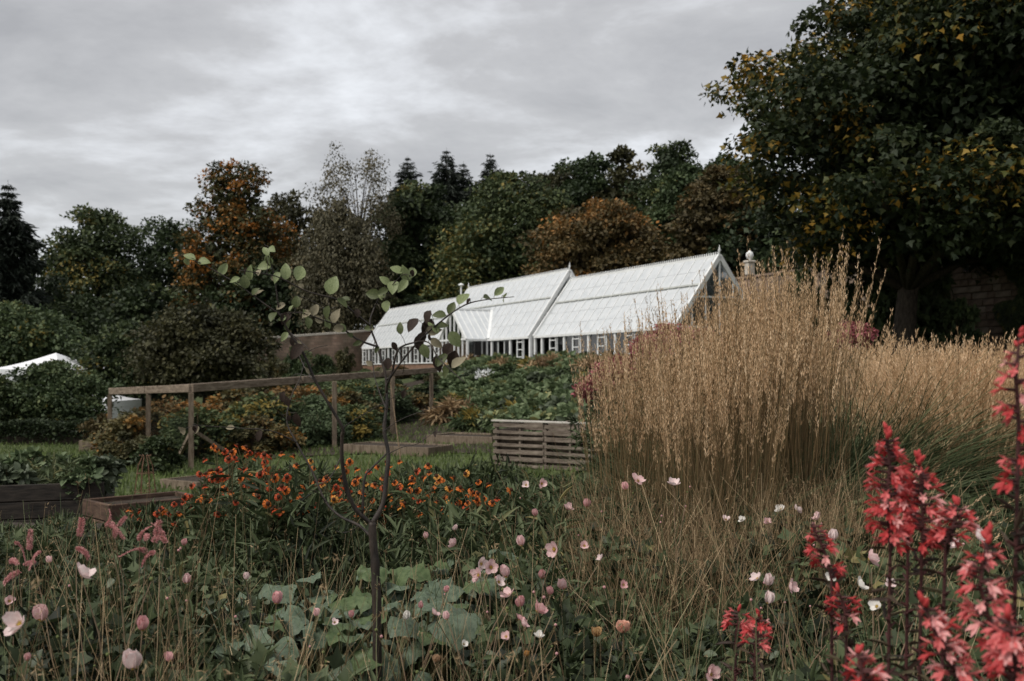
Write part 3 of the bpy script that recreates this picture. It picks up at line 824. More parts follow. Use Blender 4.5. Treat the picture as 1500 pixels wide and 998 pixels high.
def trunk_mesh(name, H, r0, c, nlimb=9, lean=0.0, mat=None, top=.85):
    mb = MB()
    n_ = 7
    pts = [Vector((lean * t * t * H + .02 * H * math.sin(3 * t), .015 * H * math.sin(4 * t), H * top * t)) for t in [i / n_ for i in range(n_ + 1)]]
    pts[0].z = -.4
    mb.tube(pts, [r0 * (1.25 if i == 0 else 1) * (1 - .88 * i / n_) + .01 for i in range(n_ + 1)], 8)
    idx = np.argsort(np.random.default_rng(len(c)).random(len(c)))[:nlimb]
    for i in idx:
        e_ = Vector(c[i]); t0 = min(.9, max(.22, e_.z / H - .22)); b_ = pts[0].lerp(pts[-1], t0)
        k = int(t0 * n_); b_ = pts[k].lerp(pts[min(k + 1, n_)], t0 * n_ - k)
        mid = b_.lerp(e_, .5) + Vector((0, 0, .06 * H * random.random()))
        rb = max(r0 * (1 - .85 * t0) * .55, .012)
        mb.tube([b_, mid, e_], [rb, rb * .6, rb * .2], 5)
    return mb.mesh(name, mat or M_BARK, True)

def tree(name, label, px, py_top, Y, wpx, kind, mat, nleaf, seed, py_bot=None, leaf=.3, nclump=70, group=None, cat='tree', **kw):
    b_ = P(px, 500, Y); x, y = b_.x, b_.y
    g = gz(x, y) if 'base' not in kw else kw.pop('base')
    H = P(px, py_top, Y).z - g
    W = wpx * 1.25 / F * Y; nleaf = int(nleaf * .80); leaf *= 1.10
    prof = PROF[kind]
    h0 = .06 * H if py_bot is None else P(px, py_bot, Y).z - g
    t = thing(name, label, cat, (x, y, g), group=group)
    r0 = kw.pop('r0', .022 * H); nl = kw.pop('nlimb', 10); lean = kw.pop('lean', 0)
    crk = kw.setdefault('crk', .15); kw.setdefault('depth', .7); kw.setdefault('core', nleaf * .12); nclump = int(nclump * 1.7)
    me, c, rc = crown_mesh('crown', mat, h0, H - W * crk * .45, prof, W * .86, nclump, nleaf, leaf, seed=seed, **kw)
    link('crown', me, t)
    link('trunk', trunk_mesh('trunk', H, r0, c, nl, lean), t)
    return t
PROF = {
    'round': lambda t: max(.12, math.sin(math.pi * min(1, .12 + .86 * t)) ** .6),
    'dome': lambda t: max(.1, (1 - t ** 2.6) ** .6 * (.75 + .25 * min(1, t * 3))),
    'tall': lambda t: max(.08, math.sin(math.pi * (.15 + .80 * t)) ** .8 * (1 - .25 * t)),
    'cone': lambda t: max(.03, (1 - t) ** .85),
    'column': lambda t: max(.25, 1 - .55 * t),
    'crownup': lambda t: .9 if t < .55 else max(.35, .9 - 1.1 * (t - .55)) if t < .78 else .52 * max(.4, math.sin(math.pi * (t - .70) / .36)),
}

def conifer(label, px, py_top, Y, wpx, seed, name='spruce_tree', base=None, sparse=1.0, py_bot=None):
    b_ = P(px, 500, Y); x, y = b_.x, b_.y
    g = gz(x, y)
    H = P(px, py_top, Y).z - g; W = wpx / F * Y
    r_ = np.random.default_rng(seed)
    t = thing(name, label, 'tree', (x, y, g))
    fb = FB(); mb = MB()
    mb.tube([(0, 0, -.4), (0, 0, H * .5), (0, 0, H)], [.02 * H, .012 * H, .01], 7)
    z = H * .12
    while z < H * .99:
        R = min(W / 2, .10 + .36 * (H - z)) * (.6 + .7 * r_.random())
        nb = 7
        for k in range(nb):
            a = 2 * math.pi * (k + r_.random()) / nb
            L = R * (.7 + .45 * r_.random()); dr = -.18 - .2 * (1 - z / H) * r_.random()
            n_ = int((9 + 24 * L) * sparse)
            u = r_.random(n_) ** .7
            ctr = np.stack((np.cos(a) * L * u, np.sin(a) * L * u, z + dr * L * u + .32 * L * u * u), -1)
            pos = ctr + r_.normal(size=(n_, 3)) * np.array((.10, .10, .06)) * (1 + L * .5)
            ax = nrm(np.stack((np.cos(a) + r_.normal(size=n_) * .7, np.sin(a) + r_.normal(size=n_) * .7, -.5 + .3 * r_.normal(size=n_)), -1))
            fb.leaves(T_LANCE, pos, ax, r_.normal(size=(n_, 3)) + (0, 0, 1), (.55 + .5 * r_.random(n_)) * min(1, .35 + .16 * (H - z)), r_.random(n_))
        z += .38 + .25 * r_.random() + .012 * H * (1 - z / H)
    link('crown', fb.mesh('crown', M_NEEDLE), t)
    link('trunk', mb.mesh('trunk', M_BARK, True), t)
    return t

# --- the wood behind the wall, left to right
conifer('dark spiky conifer at the far left edge against the sky', 12, 263, 88, 105, 1, sparse=1.3)
tree('broadleaf_tree', 'broad dome-topped dark tree, second from the left on the skyline', 140, 293, 105, 180, 'dome', M_GREEN, 30000, 2, 520, .36, 120, tint=.55)
tree('broadleaf_tree', 'mid green loose-topped tree between the dark dome and the orange tree', 246, 308, 112, 165, 'dome', M_MID, 24000, 3, 540, .36, 90, tint=.38)
tree('autumn_tree', 'tall tree with orange autumn patches and a narrow tufted top', 345, 233, 102, 165, 'crownup', M_AUTUMN, 30000, 4, 520, .33, 120, tint=.42, tvar=.16, hot=.28)
tree('broadleaf_tree', 'dark green tree between the orange tree and the feathery birch', 432, 272, 118, 150, 'dome', M_OLIVE, 20000, 5, 500, .36, 90, tint=.3)
tree('birch_tree', 'feathery grey-brown weeping birch with a thin see-through top', 520, 205, 99, 135, 'column', M_BIRCH, 8000, 6, 330, .20, 50, tint=.45, droop=1.0, crk=.12, nlimb=60, r0=.2, core=0)
tree('birch_tree', 'dense drooping brownish birch below the feathery one', 505, 285, 94, 128, 'dome', M_BIRCH, 30000, 7, 470, .22, 110, tint=.32, droop=1.6, crk=.14, flat=1.2)
for k, (px, pt, w_) in enumerate(((597, 228, 62), (654, 216, 74), (679, 236, 60), (718, 224, 64))):
    conifer(f'{ORD[k]} from the left of the four small spruce tops over the wood', px, pt, 128, w_, 20 + k, sparse=.75)
tree('broadleaf_tree', 'dark shadowy tree right of the birches, behind the low left glasshouse roof', 622, 256, 106, 165, 'round', M_GREEN, 26000, 8, 470, .36, 100, tint=.5)
tree('broadleaf_tree', 'wide green tree with yellow lower edge above the central glasshouse ridge', 757, 240, 94, 215, 'dome', M_GREEN, 36000, 9, 470, .33, 140, tint=.62, tvar=.15, hot=.12,
     hotmask=lambda c, r: (c[:, 0] < -3.5) & (c[:, 2] < 12) & (r.random(len(c)) < .7))
tree('broadleaf_tree', 'slim grey-green tree top poking up left of the tallest dark tree', 862, 220, 100, 125, 'dome', M_MID, 16000, 10, 420, .34, 50, tint=.35)
tree('broadleaf_tree', 'thin sparse tree with small gaps of sky, beside the tallest dark tree', 915, 213, 98, 105, 'tall', M_OLIVE, 12000, 11, 420, .34, 46, tint=.35)
tree('broadleaf_tree', 'olive tree filling the skyline between the wide green tree and slim grey-green one', 815, 232, 104, 130, 'dome', M_OLIVE, 16000, 17, 430, .34, 70, tint=.3)
tree('autumn_tree', 'rounded bronze and orange tree in front of the others above the glasshouse', 880, 283, 76, 190, 'dome', M_BROWN, 34000, 12, 460, .27, 130, tint=.45, hot=.12, hotmask=lambda c, r: (c[:, 2] > np.quantile(c[:, 2], .8)) & (r.random(len(c)) < .6))
tree('broadleaf_tree', 'tallest dark tree of the wood with an uneven double top', 985, 197, 92, 165, 'dome', M_GREEN, 28000, 13, 440, .32, 90, tint=.5)
tree('broadleaf_tree', 'soft mid green tree leaning in front of the tallest dark tree', 1005, 236, 82, 130, 'dome', M_MID, 24000, 14, 450, .30, 90, tint=.45)
tree('autumn_tree', 'layered bronze tree left of the great maple', 1062, 234, 72, 150, 'dome', M_BROWN, 28000, 15, 430, .27, 110, tint=.33, flat=.4)
tree('broadleaf_tree', 'grey-green tree top just left of the great maple on the skyline', 1075, 212, 96, 140, 'dome', M_MID, 16000, 16, 420, .33, 56, tint=.42)
for k, (px, pt, Y, w_, bt) in enumerate(((70, 400, 96, 170, 560), (225, 410, 92, 150, 560), (390, 380, 100, 160, 520), (570, 345, 112, 170, 470), (690, 350, 110, 170, 460), (810, 320, 112, 190, 440), (940, 330, 104, 190, 430), (1130, 300, 70, 150, 420))):
    tree('understorey_tree', f'{ORD[k]} from the left of the low dark understorey trees filling the wood edge', px, pt, Y, w_, 'round', M_GREEN, 10000, 30 + k, bt, .38, 60, tint=.32, group='dark understorey trees')

# --- great maple on the right
def prof_maple(t): return float(np.interp(t, [0, .08, .25, .46, .7, .85, 1], [.86, 1.0, 1.0, 1.0, .84, .64, .3]))
MY = 33.0
mx_, my_ = P(1445, 400, MY).x, MY
mg = gz(mx_, my_)
mt = thing('maple_tree', 'huge dark maple with yellowing leaf tips filling the upper right corner', 'tree', (mx_, my_, mg))
Hm = P(0, -85, MY).z - mg
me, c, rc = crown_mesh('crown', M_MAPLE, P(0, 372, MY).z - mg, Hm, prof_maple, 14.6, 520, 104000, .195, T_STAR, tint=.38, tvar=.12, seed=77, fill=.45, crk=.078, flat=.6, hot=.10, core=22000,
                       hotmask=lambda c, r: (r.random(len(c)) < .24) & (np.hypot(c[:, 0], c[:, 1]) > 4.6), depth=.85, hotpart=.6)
link('crown', me, mt)
tk = link('trunk', trunk_mesh('trunk', Hm, .42, c + np.array((2.4, -1.0, 0)), 60, lean=.12), mt, (-2.4, 1.0, 0))

# --- left side: willow-like tree, orchard trees, small tree, hedge
tree('willow_tree', 'fresh green rounded tree at left edge behind the white marquee', 20, 436, 62, 190, 'dome', M_MID, 26000, 50, 560, .22, 100, tint=.55)
tree('apple_tree', 'dark dense orchard tree left of the fruit cage beam, nearest the marquee', 205, 462, 50, 150, 'round', M_GREEN, 20000, 51, 590, .19, 90, tint=.5)
tree('apple_tree', 'dark dense orchard tree above the fruit cage, nearest the stone wall', 298, 442, 48, 170, 'round', M_OLIVE, 24000, 52, 575, .18, 100, tint=.26)
tree('small_tree', 'light bushy small tree standing in front of the white marquees', 82, 524, 36, 150, 'dome', M_MID, 17000, 53, 622, .12, 90, tint=.58, crk=.13, nlimb=20, r0=.05)
tree('small_tree', 'dark shrubby small tree at the left edge below the marquee roof', -8, 548, 35, 60, 'round', M_GREEN, 6000, 54, 625, .12, 40, tint=.5)

def bush_mesh(name, mat, rx, h, nleaf, leaf, tmpl=T_OVAL, tint=.45, tvar=.12, seed=0, ncl=26, h0=.0, flat=.8):
    me, c, rc = crown_mesh(name, mat, h0 * h, h * .88, PROF['round'], rx * 1.7, ncl, nleaf, leaf, tmpl, tint, tvar, seed, flat=flat, fill=.2, crk=.2)
    return me, c
def bush_thing(name, label, cat, me, c, loc, s=1.0, rot=0.0, group=None, h=1.0, stem_mat=None, part_name='foliage'):
    t = thing(name, label, cat, loc, rot, group)
    t.scale = (s, s, s) if not hasattr(s, '__len__') else s
    link(part_name, me, t)
    return t
def stems_mesh(h, rx, n_=8, seed=0, mat=None, r=.012):
    r_ = random.Random(seed); mb = MB()
    for _ in range(n_):
        a = r_.uniform(0, 6.28); q = r_.uniform(.2, .8) * rx
        mb.tube([(.1 * math.cos(a) * rx, .1 * math.sin(a) * rx, -.1), (.5 * q * math.cos(a), .5 * q * math.sin(a), h * .5), (q * math.cos(a), q * math.sin(a), h * .85)], [r, r * .7, r * .35], 4)
    return mb.mesh('stems', mat or M_BARK)

# clipped hedge under the small tree
fb = FB(); n_ = 9000
a0, a1 = P(-30, 640, 33), P(132, 640, 33)
xx = a0.x + (a1.x - a0.x) * rng.random(n_); yy = 33 + 1.2 * rng.random(n_)
gg = ground(xx, yy); top = .75 + .06 * np.sin(xx * 3)
zz = gg + top * rng.random(n_) ** .4
hd = thing('hedge', 'low dark clipped hedge under the small tree at the left', 'hedge', (0, 0, 0))
fb.leaves(T_DIA, np.stack((xx, yy, zz), -1), rdirs(n_), rdirs(n_) + (0, -.4, .6), .09 + .05 * rng.random(n_), .25 + .15 * rng.normal(size=n_))
link('foliage', fb.mesh('foliage', M_GREEN), hd)
link('stems', MB().box(((a0.x + a1.x) / 2, 33.6, gz(a0.x, 33.6) + .28), (a1.x - a0.x - .3, .8, .6)).mesh('stems', M_BARK), hd)

def rebase(root, base):
    root.location = base
    for ch in root.children: ch.location = -Vector(base)
rebase(hd, (a0.x, 33.6, gz(a0.x, 33.6)))
# shrubs against the wall and bank
SHR = []
for k, (mt_, tm, tt) in enumerate(((M_GREEN, T_OVAL, .5), (M_MID, T_OVAL, .4), (M_OLIVE, T_OVAL, .5), (M_MID, T_LANCE, .7), (M_BROWN, T_OVAL, .45))):
    me, c = bush_mesh('foliage', mt_, 1.0, 1.6, 3600, .16, tm, tt, seed=60 + k, ncl=30)
    SHR.append((me, stems_mesh(1.6, 1.0, 8, k)))
def shrub(name, label, px, py_top, Y, wpx, k, cat='shrub', group=None, zb=None):
    b_ = P(px, 500, Y); g = gz(b_.x, Y) if zb is None else zb
    H = max(.3, P(px, py_top, Y).z - g); W = wpx / F * Y
    t = thing(name, label, cat, (b_.x, Y, g), random.uniform(0, 6), group)
    t.scale = (W / 2, W / 2, H / 1.6)
    me, st = SHR[k]
    link('foliage', me, t); link('stems', st, t)
    return t
for k, (px, pt, Y, w_, kk) in enumerate(((350, 512, 66, 62, 0), (396, 516, 70, 46, 2), (436, 506, 74, 46, 1), (470, 520, 76, 40, 0), (504, 508, 79, 30, 2))):
    shrub('wall_shrub', f'{ORD[k]} from the left of the shrubs trained against the low stone wall', px, pt, Y, w_, kk)
for k, (px, pt, Y, w_, kk, zb) in enumerate(((560, 422, 112, 120, 3, EYE + 6), (650, 405, 106, 120, 3, EYE + 6.0), (600, 432, 100, 90, 1, EYE + 5), (700, 398, 98, 70, 1, EYE + 6), (480, 458, 108, 90, 1, EYE + 3), (400, 470, 106, 120, 1, EYE + 1))):
    shrub('bank_shrub', f'{ORD[k]} of the bright green bushes on the bank above the wall behind the glasshouse', px, pt, Y, w_, kk, group='bushes on the bank', zb=zb)
for k, (px, pt, Y, w_, kk) in enumerate(((1175, 398, 40, 60, 0), (1215, 405, 39, 80, 2), (1285, 395, 36.5, 110, 0), (1345, 378, 35.5, 110, 0), (1400, 440, 34, 80, 0), (1250, 440, 38, 60, 1))):
    shrub('shade_shrub', f'{ORD[k]} of the dark shrubs under the maple in front of the stone wall', px, pt, Y, w_, kk)
# ivy on the wall, hanging in front of the stones
def on_wall(w, out, z): 
    p = Nn * (WS - out) + D * w
    return np.stack((np.broadcast_to(p[..., 0] if p.ndim > 1 else p[0], np.shape(z)), np.broadcast_to(p[..., 1] if p.ndim > 1 else p[1], np.shape(z)), EYE + z), -1)
for k, (w0, z0, rw, rz, lab) in enumerate(((22.9, 3.6, 1.5, 1.5, 'thick ivy mat on the stone wall at the right edge, near the top'), (23.9, 2.0, .9, .8, 'smaller ivy patch low on the stone wall at the right edge'), (28.6, 2.7, 1.3, 2.0, 'dark ivy hanging over the shaded stone wall beneath the maple'))):
    n_ = 2600
    r1 = rng.random(n_) ** .5; a = rng.random(n_) * 6.283
    ww = w0 + rw * r1 * np.cos(a) * (1 + .25 * np.sin(3 * a)); z = z0 + rz * r1 * np.sin(a) * (1 + .2 * np.sin(4 * a))
    out = .08 + .3 * rng.random(n_) * (1 - r1 * .6)
    p2 = Nn[None] * (WS - out)[:, None] + D[None] * ww[:, None]
    pos = np.concatenate((p2, (EYE + z)[:, None]), 1)
    fb = FB(); fb.leaves(T_MAPLE, pos, rdirs(n_) * .5 + (0, 0, -1), rdirs(n_) * .5 + (-Nn[0], -Nn[1], .5), .15 + .08 * rng.random(n_), .6 + .15 * rng.normal(size=n_))
    t = thing('ivy', lab, 'ivy', (0, 0, 0)); link('leaves', fb.mesh('leaves', M_GREEN), t)
    mb = MB()
    for q in range(7):
        u = w0 + rw * (q / 6 - .5); pts = []
        for s_ in range(4):
            pp_ = Nn * (WS - .07) + D * (u + .15 * math.sin(q + s_)); pts.append((pp_[0], pp_[1], EYE + z0 - rz * .8 + s_ * rz * .5))
        mb.tube(pts, [.03, .025, .02, .01], 4)
    link('vine_stem', mb.mesh('vine_stem', M_BARK), t, kind='stuff')
    pb_ = Nn * WS + D * w0; rebase(t, (pb_[0], pb_[1], EYE + z0 - rz))

# --- bushes inside the fruit cage
CB = []
for k, (mt_, tt) in enumerate(((M_MID, .75), (M_OLIVE, .75), (M_BED, .40), (M_BROWN, .78))):
    me, c = bush_mesh('foliage', mt_, 1.0, 1.3, 6500, .095, T_OVAL, tt, .16, seed=90 + k, ncl=40)
    CB.append((me, stems_mesh(1.4, .8, 14, 20 + k, M_TAN, .009)))
spots = [(.10, .30, 1.05, 0), (.16, .7, 1.15, 3), (.3, .25, 1.2, 0), (.33, .62, 1.3, 1), (.47, .2, 1.1, 2), (.5, .6, 1.35, 3), (.62, .22, 1.15, 1), (.66, .6, 1.25, 0), (.78, .25, 1.2, 2), (.82, .65, 1.3, 0), (.92, .3, 1.1, 1), (.22, .1, .85, 1), (.03, .62, 1.0, 1), (.40, .02, .8, 2), (.56, .03, .85, 0)]
for k, (u, v, h, kk) in enumerate(sorted(spots, key=lambda q: (C0 + (C2 - C0) * q[0] + (C1 - C0) * q[1]).x)):
    p = C0 + (C2 - C0) * u + (C1 - C0) * v
    t = thing('raspberry_bush', f'{ORD[k]} from the left of the leafy cane fruit bushes inside the timber fruit cage', 'bush', (p.x, p.y, gz(p.x, p.y)), random.uniform(0, 6))
    t.scale = (1.35 * h, 1.35 * h, h)
    link('foliage', CB[kk][0], t); link('stems', CB[kk][1], t)
# bushes outside the cage corner
for k, (px, pt, Y, w_, kk) in enumerate(((190, 632, 25, 75, 2), (235, 640, 23, 70, 0), (150, 605, 31, 50, 4))):
    shrub('fruit_bush', f'{ORD[k]} low bush along the outer left side of the fruit cage', px, pt, Y, w_, kk, cat='bush')

# --- vegetable slope in front of the glasshouse
VEG = []
for k, (mt_, tm, lf, tt) in enumerate(((M_BED, T_OVAL, .15, .5), (M_BED, T_OVAL, .19, .62), (M_GREY, T_OVAL, .16, .3), (M_MID, T_LANCE, .20, .8), (M_STRAW, T_LANCE, .26, .35))):
    me, c = bush_mesh('leaves', mt_,   .6, .6, 1100, lf, tm, tt, .15, seed=120 + k, ncl=16)
    VEG.append((me, stems_mesh(.6, .5, 6, 30 + k, M_STEM, .01)))
veg = []
for row in range(9):
    s_ = 13.4 + row * 1.28
    for col in range(15):
        px = 668 + col * 20 + random.uniform(-9, 9) + (row % 2) * 9
        q = (px - 750) / F; Y = (s_ + random.uniform(-.35, .35)) / (q * Nn[0] + Nn[1])
        if Y > 66 or px > 960: continue
        veg.append((px, Y, row))
veg.sort()
vegn = {}
ROWN = ['bottom', 'second', 'third', 'fourth', 'fifth', 'sixth', 'seventh', 'eighth', 'top']
for px, Y, row in veg:
    x = (px - 750) / F * Y
    i = vegn[row] = vegn.get(row, 0) + 1
    kk = random.choice((0, 0, 1, 1, 2, 3)) if row < 7 else random.choice((3, 4, 1, 3))
    if row == 0 and px < 705: kk = 4 if i == 1 else 3
    t = thing('vegetable_plant', f'{ORD[i - 1]} from left in the {ROWN[row]} row of leafy plants on the glasshouse slope', 'plant', (x, Y, gz(x, Y)), random.uniform(0, 6), 'leafy plants on the slope below the glasshouse')
    s_ = random.uniform(.8, 1.25) * (1.0 if row < 7 else 1.15); t.scale = (s_ * 1.25, s_ * 1.25, s_)
    link('leaves', VEG[kk][0], t); link('stems', VEG[kk][1], t)
soil('vegetable_plot_soil', -6.5, 5, 26, 57, 24, .03)
for k, (px, pt, Y, w_, kk) in enumerate(((745, 533, 46, 56, 1), (800, 540, 43, 44, 3), (835, 546, 40, 40, 1))):
    shrub('border_shrub', f'{ORD[k]} from the left of the soft shrubs in front of the glasshouse glass', px, pt, Y, w_, kk)
for k, (px, pt, Y, w_, kk) in enumerate(((535, 540, 70, 26, 1), (560, 537, 66, 30, 3), (590, 536, 62, 34, 4), (618, 540, 58, 30, 1), (640, 546, 53, 30, 2), (430, 548, 62, 60, 0), (480, 546, 60, 56, 1), (380, 552, 58, 60, 2), (525, 552, 56, 50, 1), (575, 556, 50, 48, 0), (625, 560, 46, 50, 1), (655, 575, 41, 46, 3))):
    shrub('mixed_shrub', f'{ORD[k]} of the mixed low shrubs between the fruit cage and the left of the glasshouse', px, pt, Y, w_ * 1.25, kk, group='mixed shrubs behind the fruit cage')
# white flowers by the door
q = P(711, 552, 46); q.z = gz(q.x, q.y)
t = thing('white_flowers', 'bunch of white flowers beside the orange pot near glasshouse door', 'flowers', q)
fb = FB(); n_ = 90; d_ = rdirs(n_); d_[:, 2] = np.abs(d_[:, 2])
fb.leaves(T_OVAL, d_ * np.array((.50, .40, .45)) * (.5 + .6 * rng.random((n_, 1))) + np.array((0, 0, .45)), d_, rdirs(n_), .14, .9)
link('petals', fb.mesh('petals', M_WHITE), t, kind='stuff'); link('stems', stems_mesh(.8, .35, 10, 3, M_STEM, .01), t)
# plants seen through the glass
for k, (u, y_, h) in enumerate(((1.6, 1.2, 1.8), (4.6, 2.2, 2.2), (7.4, 1.1, 1.5), (10.6, 2.0, 2.1), (14.8, 1.6, 1.7), (17.0, 2.2, 2.0), (30, 1.5, 1.6), (35, 1.6, 1.7))):
    p = on_gh(u, y_); t = thing('glasshouse_plant', f'{ORD[k]} from the right of the dark leafy plants growing inside the glasshouse', 'plant', (p.x, p.y, EYE + .1), random.uniform(0, 6))
    t.scale = (.8, .8, h / 1.5); me, st = SHR[(0, 2, 4, 0, 2, 0, 1, 2)[k]]
    link('foliage', me, t); link('stems', st, t)

# --- vegetables in the dark bed at the left, other small beds
LB = []
for k, (mt_, tm, lf, tt) in enumerate(((M_BED, T_OVAL, .11, .45), (M_GREY, T_OVAL, .13, .35), (M_UNDER, T_LANCE, .14, .7))):
    me, c = bush_mesh('leaves', mt_, .35, .45, 420, lf, tm, tt, .15, seed=140 + k, ncl=12)
    LB.append((me, stems_mesh(.45, .3, 6, 40 + k, M_STEM, .008)))
for k in range(14):
    px = -40 + k * 14 + random.uniform(-5, 5); Y = 11.9 + random.uniform(0, 1.4); p = P(px, 712, Y)
    zt = P(px, 709, 11.75).z - .12
    t = thing('leafy_vegetable', f'{ORD[k]} from the left of the leafy vegetables in the dark raised bed', 'plant', (p.x, Y, zt), random.uniform(0, 6))
    s_ = random.uniform(.55, .95); t.scale = (s_, s_, s_)
    link('leaves', LB[k % 3][0], t); link('stems', LB[k % 3][1], t)
M_GOLDS = foliage('reed_stem', [(0, (.06, .055, .022)), (.35, (.15, .105, .050)), (.75, (.30, .20, .10)), (1, (.44, .31, .17))], trans=0.2)

# ------------------------------------------------------------------ foreground border: ornamental grasses
def grass_clump(nst, h, spread, plume, seed, mat_stem, mat_plume, lean=.16, nblade=0, blade_mat=None, splay=1.0, spk=34, spkl=.018, lmin=.72, hst=1.0):
    global rng
    keep = rng; rng = np.random.default_rng(seed)
    a = rng.random(nst) * 6.283; r1 = spread * rng.random(nst) ** .5
    p0 = np.stack((r1 * np.cos(a), r1 * np.sin(a), np.full(nst, -.03)), -1)
    d0 = np.stack((lean * splay * r1 / spread * np.cos(a), lean * splay * r1 / spread * np.sin(a), np.ones(nst)), -1) + rng.normal(size=(nst, 3)) * .035
    L = h * hst * (lmin + (1.04 - lmin) * rng.random(nst) ** .8)
    bend = np.stack((np.cos(a), np.sin(a), np.zeros(nst)), -1) * (.04 + .06 * rng.random(nst))[:, None] * splay + rng.normal(size=(nst, 3)) * .03
    tint = np.clip(.42 + .18 * rng.normal(size=nst), 0, 1)
    fs = FB(); fs.ribbons(p0, d0, L, bend, .0058, tint * .95, 4, .45)
    fp = FB()
    for k in range(spk):
        t = 1 - plume * rng.random(nst)
        pos = rib_points(p0, d0, L, bend, t) + rng.normal(size=(nst, 3)) * .006
        w = (1 - t) / plume
        ax = nrm(nrm(d0) * 1.6 + rng.normal(size=(nst, 3)) * .38)
        fp.leaves(T_SPK, pos, ax, rdirs(nst), spkl * (.7 + 1.2 * w * rng.random(nst) + .4), tint + .18 * rng.normal(size=nst) + .12)
    out = [('stems', fs.mesh('stems', mat_stem)), ('seed_heads', fp.mesh('seed_heads', mat_plume))]
    if nblade:
        fg = FB(); n_ = nblade
        a = rng.random(n_) * 6.283; r1 = spread * rng.random(n_) ** .5
        q0 = np.stack((r1 * np.cos(a), r1 * np.sin(a), np.full(n_, -.03)), -1)
        e0 = np.stack((.45 * np.cos(a), .45 * np.sin(a), np.ones(n_)), -1) + rng.normal(size=(n_, 3)) * .2
        bb = np.stack((.45 * np.cos(a), .45 * np.sin(a), -.28 * np.ones(n_)), -1) * (.4 + .9 * rng.random(n_))[:, None]
        fg.ribbons(q0, e0, h * (.4 + .35 * rng.random(n_)), bb, .009, np.clip(.5 + .25 * rng.normal(size=n_), 0, 1), 5, .15)
        out.append(('blades', fg.mesh('blades', blade_mat)))
    rng = keep
    return out
def place_clump(proto, name, label, px, Y, s, group=None, sz=1.0, rot=None):
    x = (px - 750) / F * Y
    t = thing(name, label, 'grass', (x, Y, gz(x, Y)), random.uniform(0, 6) if rot is None else rot, group)
    t.scale = (s, s, s * sz)
    for nm, me in proto:
        link(nm, me, t, kind='stuff')
    return t
REED = [grass_clump(125, 2.0, .22, .19, 200 + k, M_GOLDS, M_GOLD, .085, 150, M_GRASSG, .7, 46, .020, .62) for k in range(4)]
# (px, py of plume tops, distance)
stand = [(905, 488, 7.6), (935, 492, 6.9), (960, 458, 7.7), (990, 480, 7.0), (1015, 425, 7.9), (1042, 440, 7.1), (1068, 408, 7.7), (1092, 430, 6.9), (1118, 400, 7.6), (1140, 415, 7.0), (1158, 374, 7.5), (1172, 402, 6.9), (1190, 366, 7.4), (1085, 455, 6.4), (1010, 490, 6.3)]
for k, (px, pt, Y) in enumerate(sorted(stand)):
    x = (px - 750) / F * Y; H = P(px, pt, Y).z - gz(x, Y)
    place_clump(REED[k % 4], 'feather_reed_grass', f'{ORD[k]} from the left of the tall golden reed grass clumps in the big stand', px, Y, H / 2.02 * .92, 'tall golden reed grass', 1.0 / .92)
RIGHT = [grass_clump(280, 1.5, .26, .30, 220 + k, M_GOLD, M_GOLD, .28, 0, None, 1.1, 40, .024) for k in range(2)]
for k, (px, pt, Y) in enumerate(((1335, 505, 11.2), (1350, 492, 10.2), (1380, 480, 9.6), (1405, 470, 9.2), (1438, 474, 9.6), (1466, 482, 9.3), (1410, 500, 8.6), (1375, 520, 9.0))):
    x = (px - 750) / F * Y; H = P(px, pt, Y).z - gz(x, Y)
    place_clump(RIGHT[k % 2], 'golden_grass', f'{ORD[k]} of the arching straw-coloured grass clumps before the ivy wall at right', px, Y, H / 1.62, 'arching straw grass at right')
PALE = grass_clump(260, 1.3, .35, .45, 230, M_GOLD, M_GOLD, .5, 0, None, 1.4, 40, .03)
for k, (px, pt, Y) in enumerate(((1180, 488, 16), (1215, 484, 17), (1250, 486, 16.5), (1285, 496, 15.5), (1160, 498, 15))):
    x = (px - 750) / F * Y; H = P(px, pt, Y).z - gz(x, Y)
    place_clump(PALE, 'pale_feather_grass', f'{ORD[k]} of the pale fluffy grasses behind the green fountain grass', px, Y, H / 1.3, 'pale fluffy grasses', 1, None)
FOUNT = grass_clump(36, 1.35, .25, .3, 240, M_STRAW, M_STRAW, .7, 900, M_GRASSG, 1.6, hst=.62)
for k, (px, pt, Y) in enumerate(((1205, 508, 9.4), (1250, 505, 9.8), (1290, 520, 9.2), (1228, 540, 8.6), (1180, 530, 8.8))):
    x = (px - 750) / F * Y; H = P(px, pt, Y).z - gz(x, Y)
    place_clump(FOUNT, 'fountain_grass', f'{ORD[k]} of the dark green arching grasses between the golden stands', px, Y, H / .80, 'green arching grasses')
# drooping straw heads in front of the green grass
NOD = grass_clump(46, .95, .18, .34, 250, M_STRAW, M_GOLD, .6, 260, M_GRASSG, 3.2, 40, .017)
for k, (px, Y, s) in enumerate(((1230, 6.4, 1.05), (1275, 6.8, 1.1), (1195, 6.8, 1.0), (1320, 6.3, .95))):
    place_clump(NOD, 'nodding_grass', f'{ORD[k]} from the left of the low nodding grasses beneath the green grass', px, Y, s, 'nodding grasses')

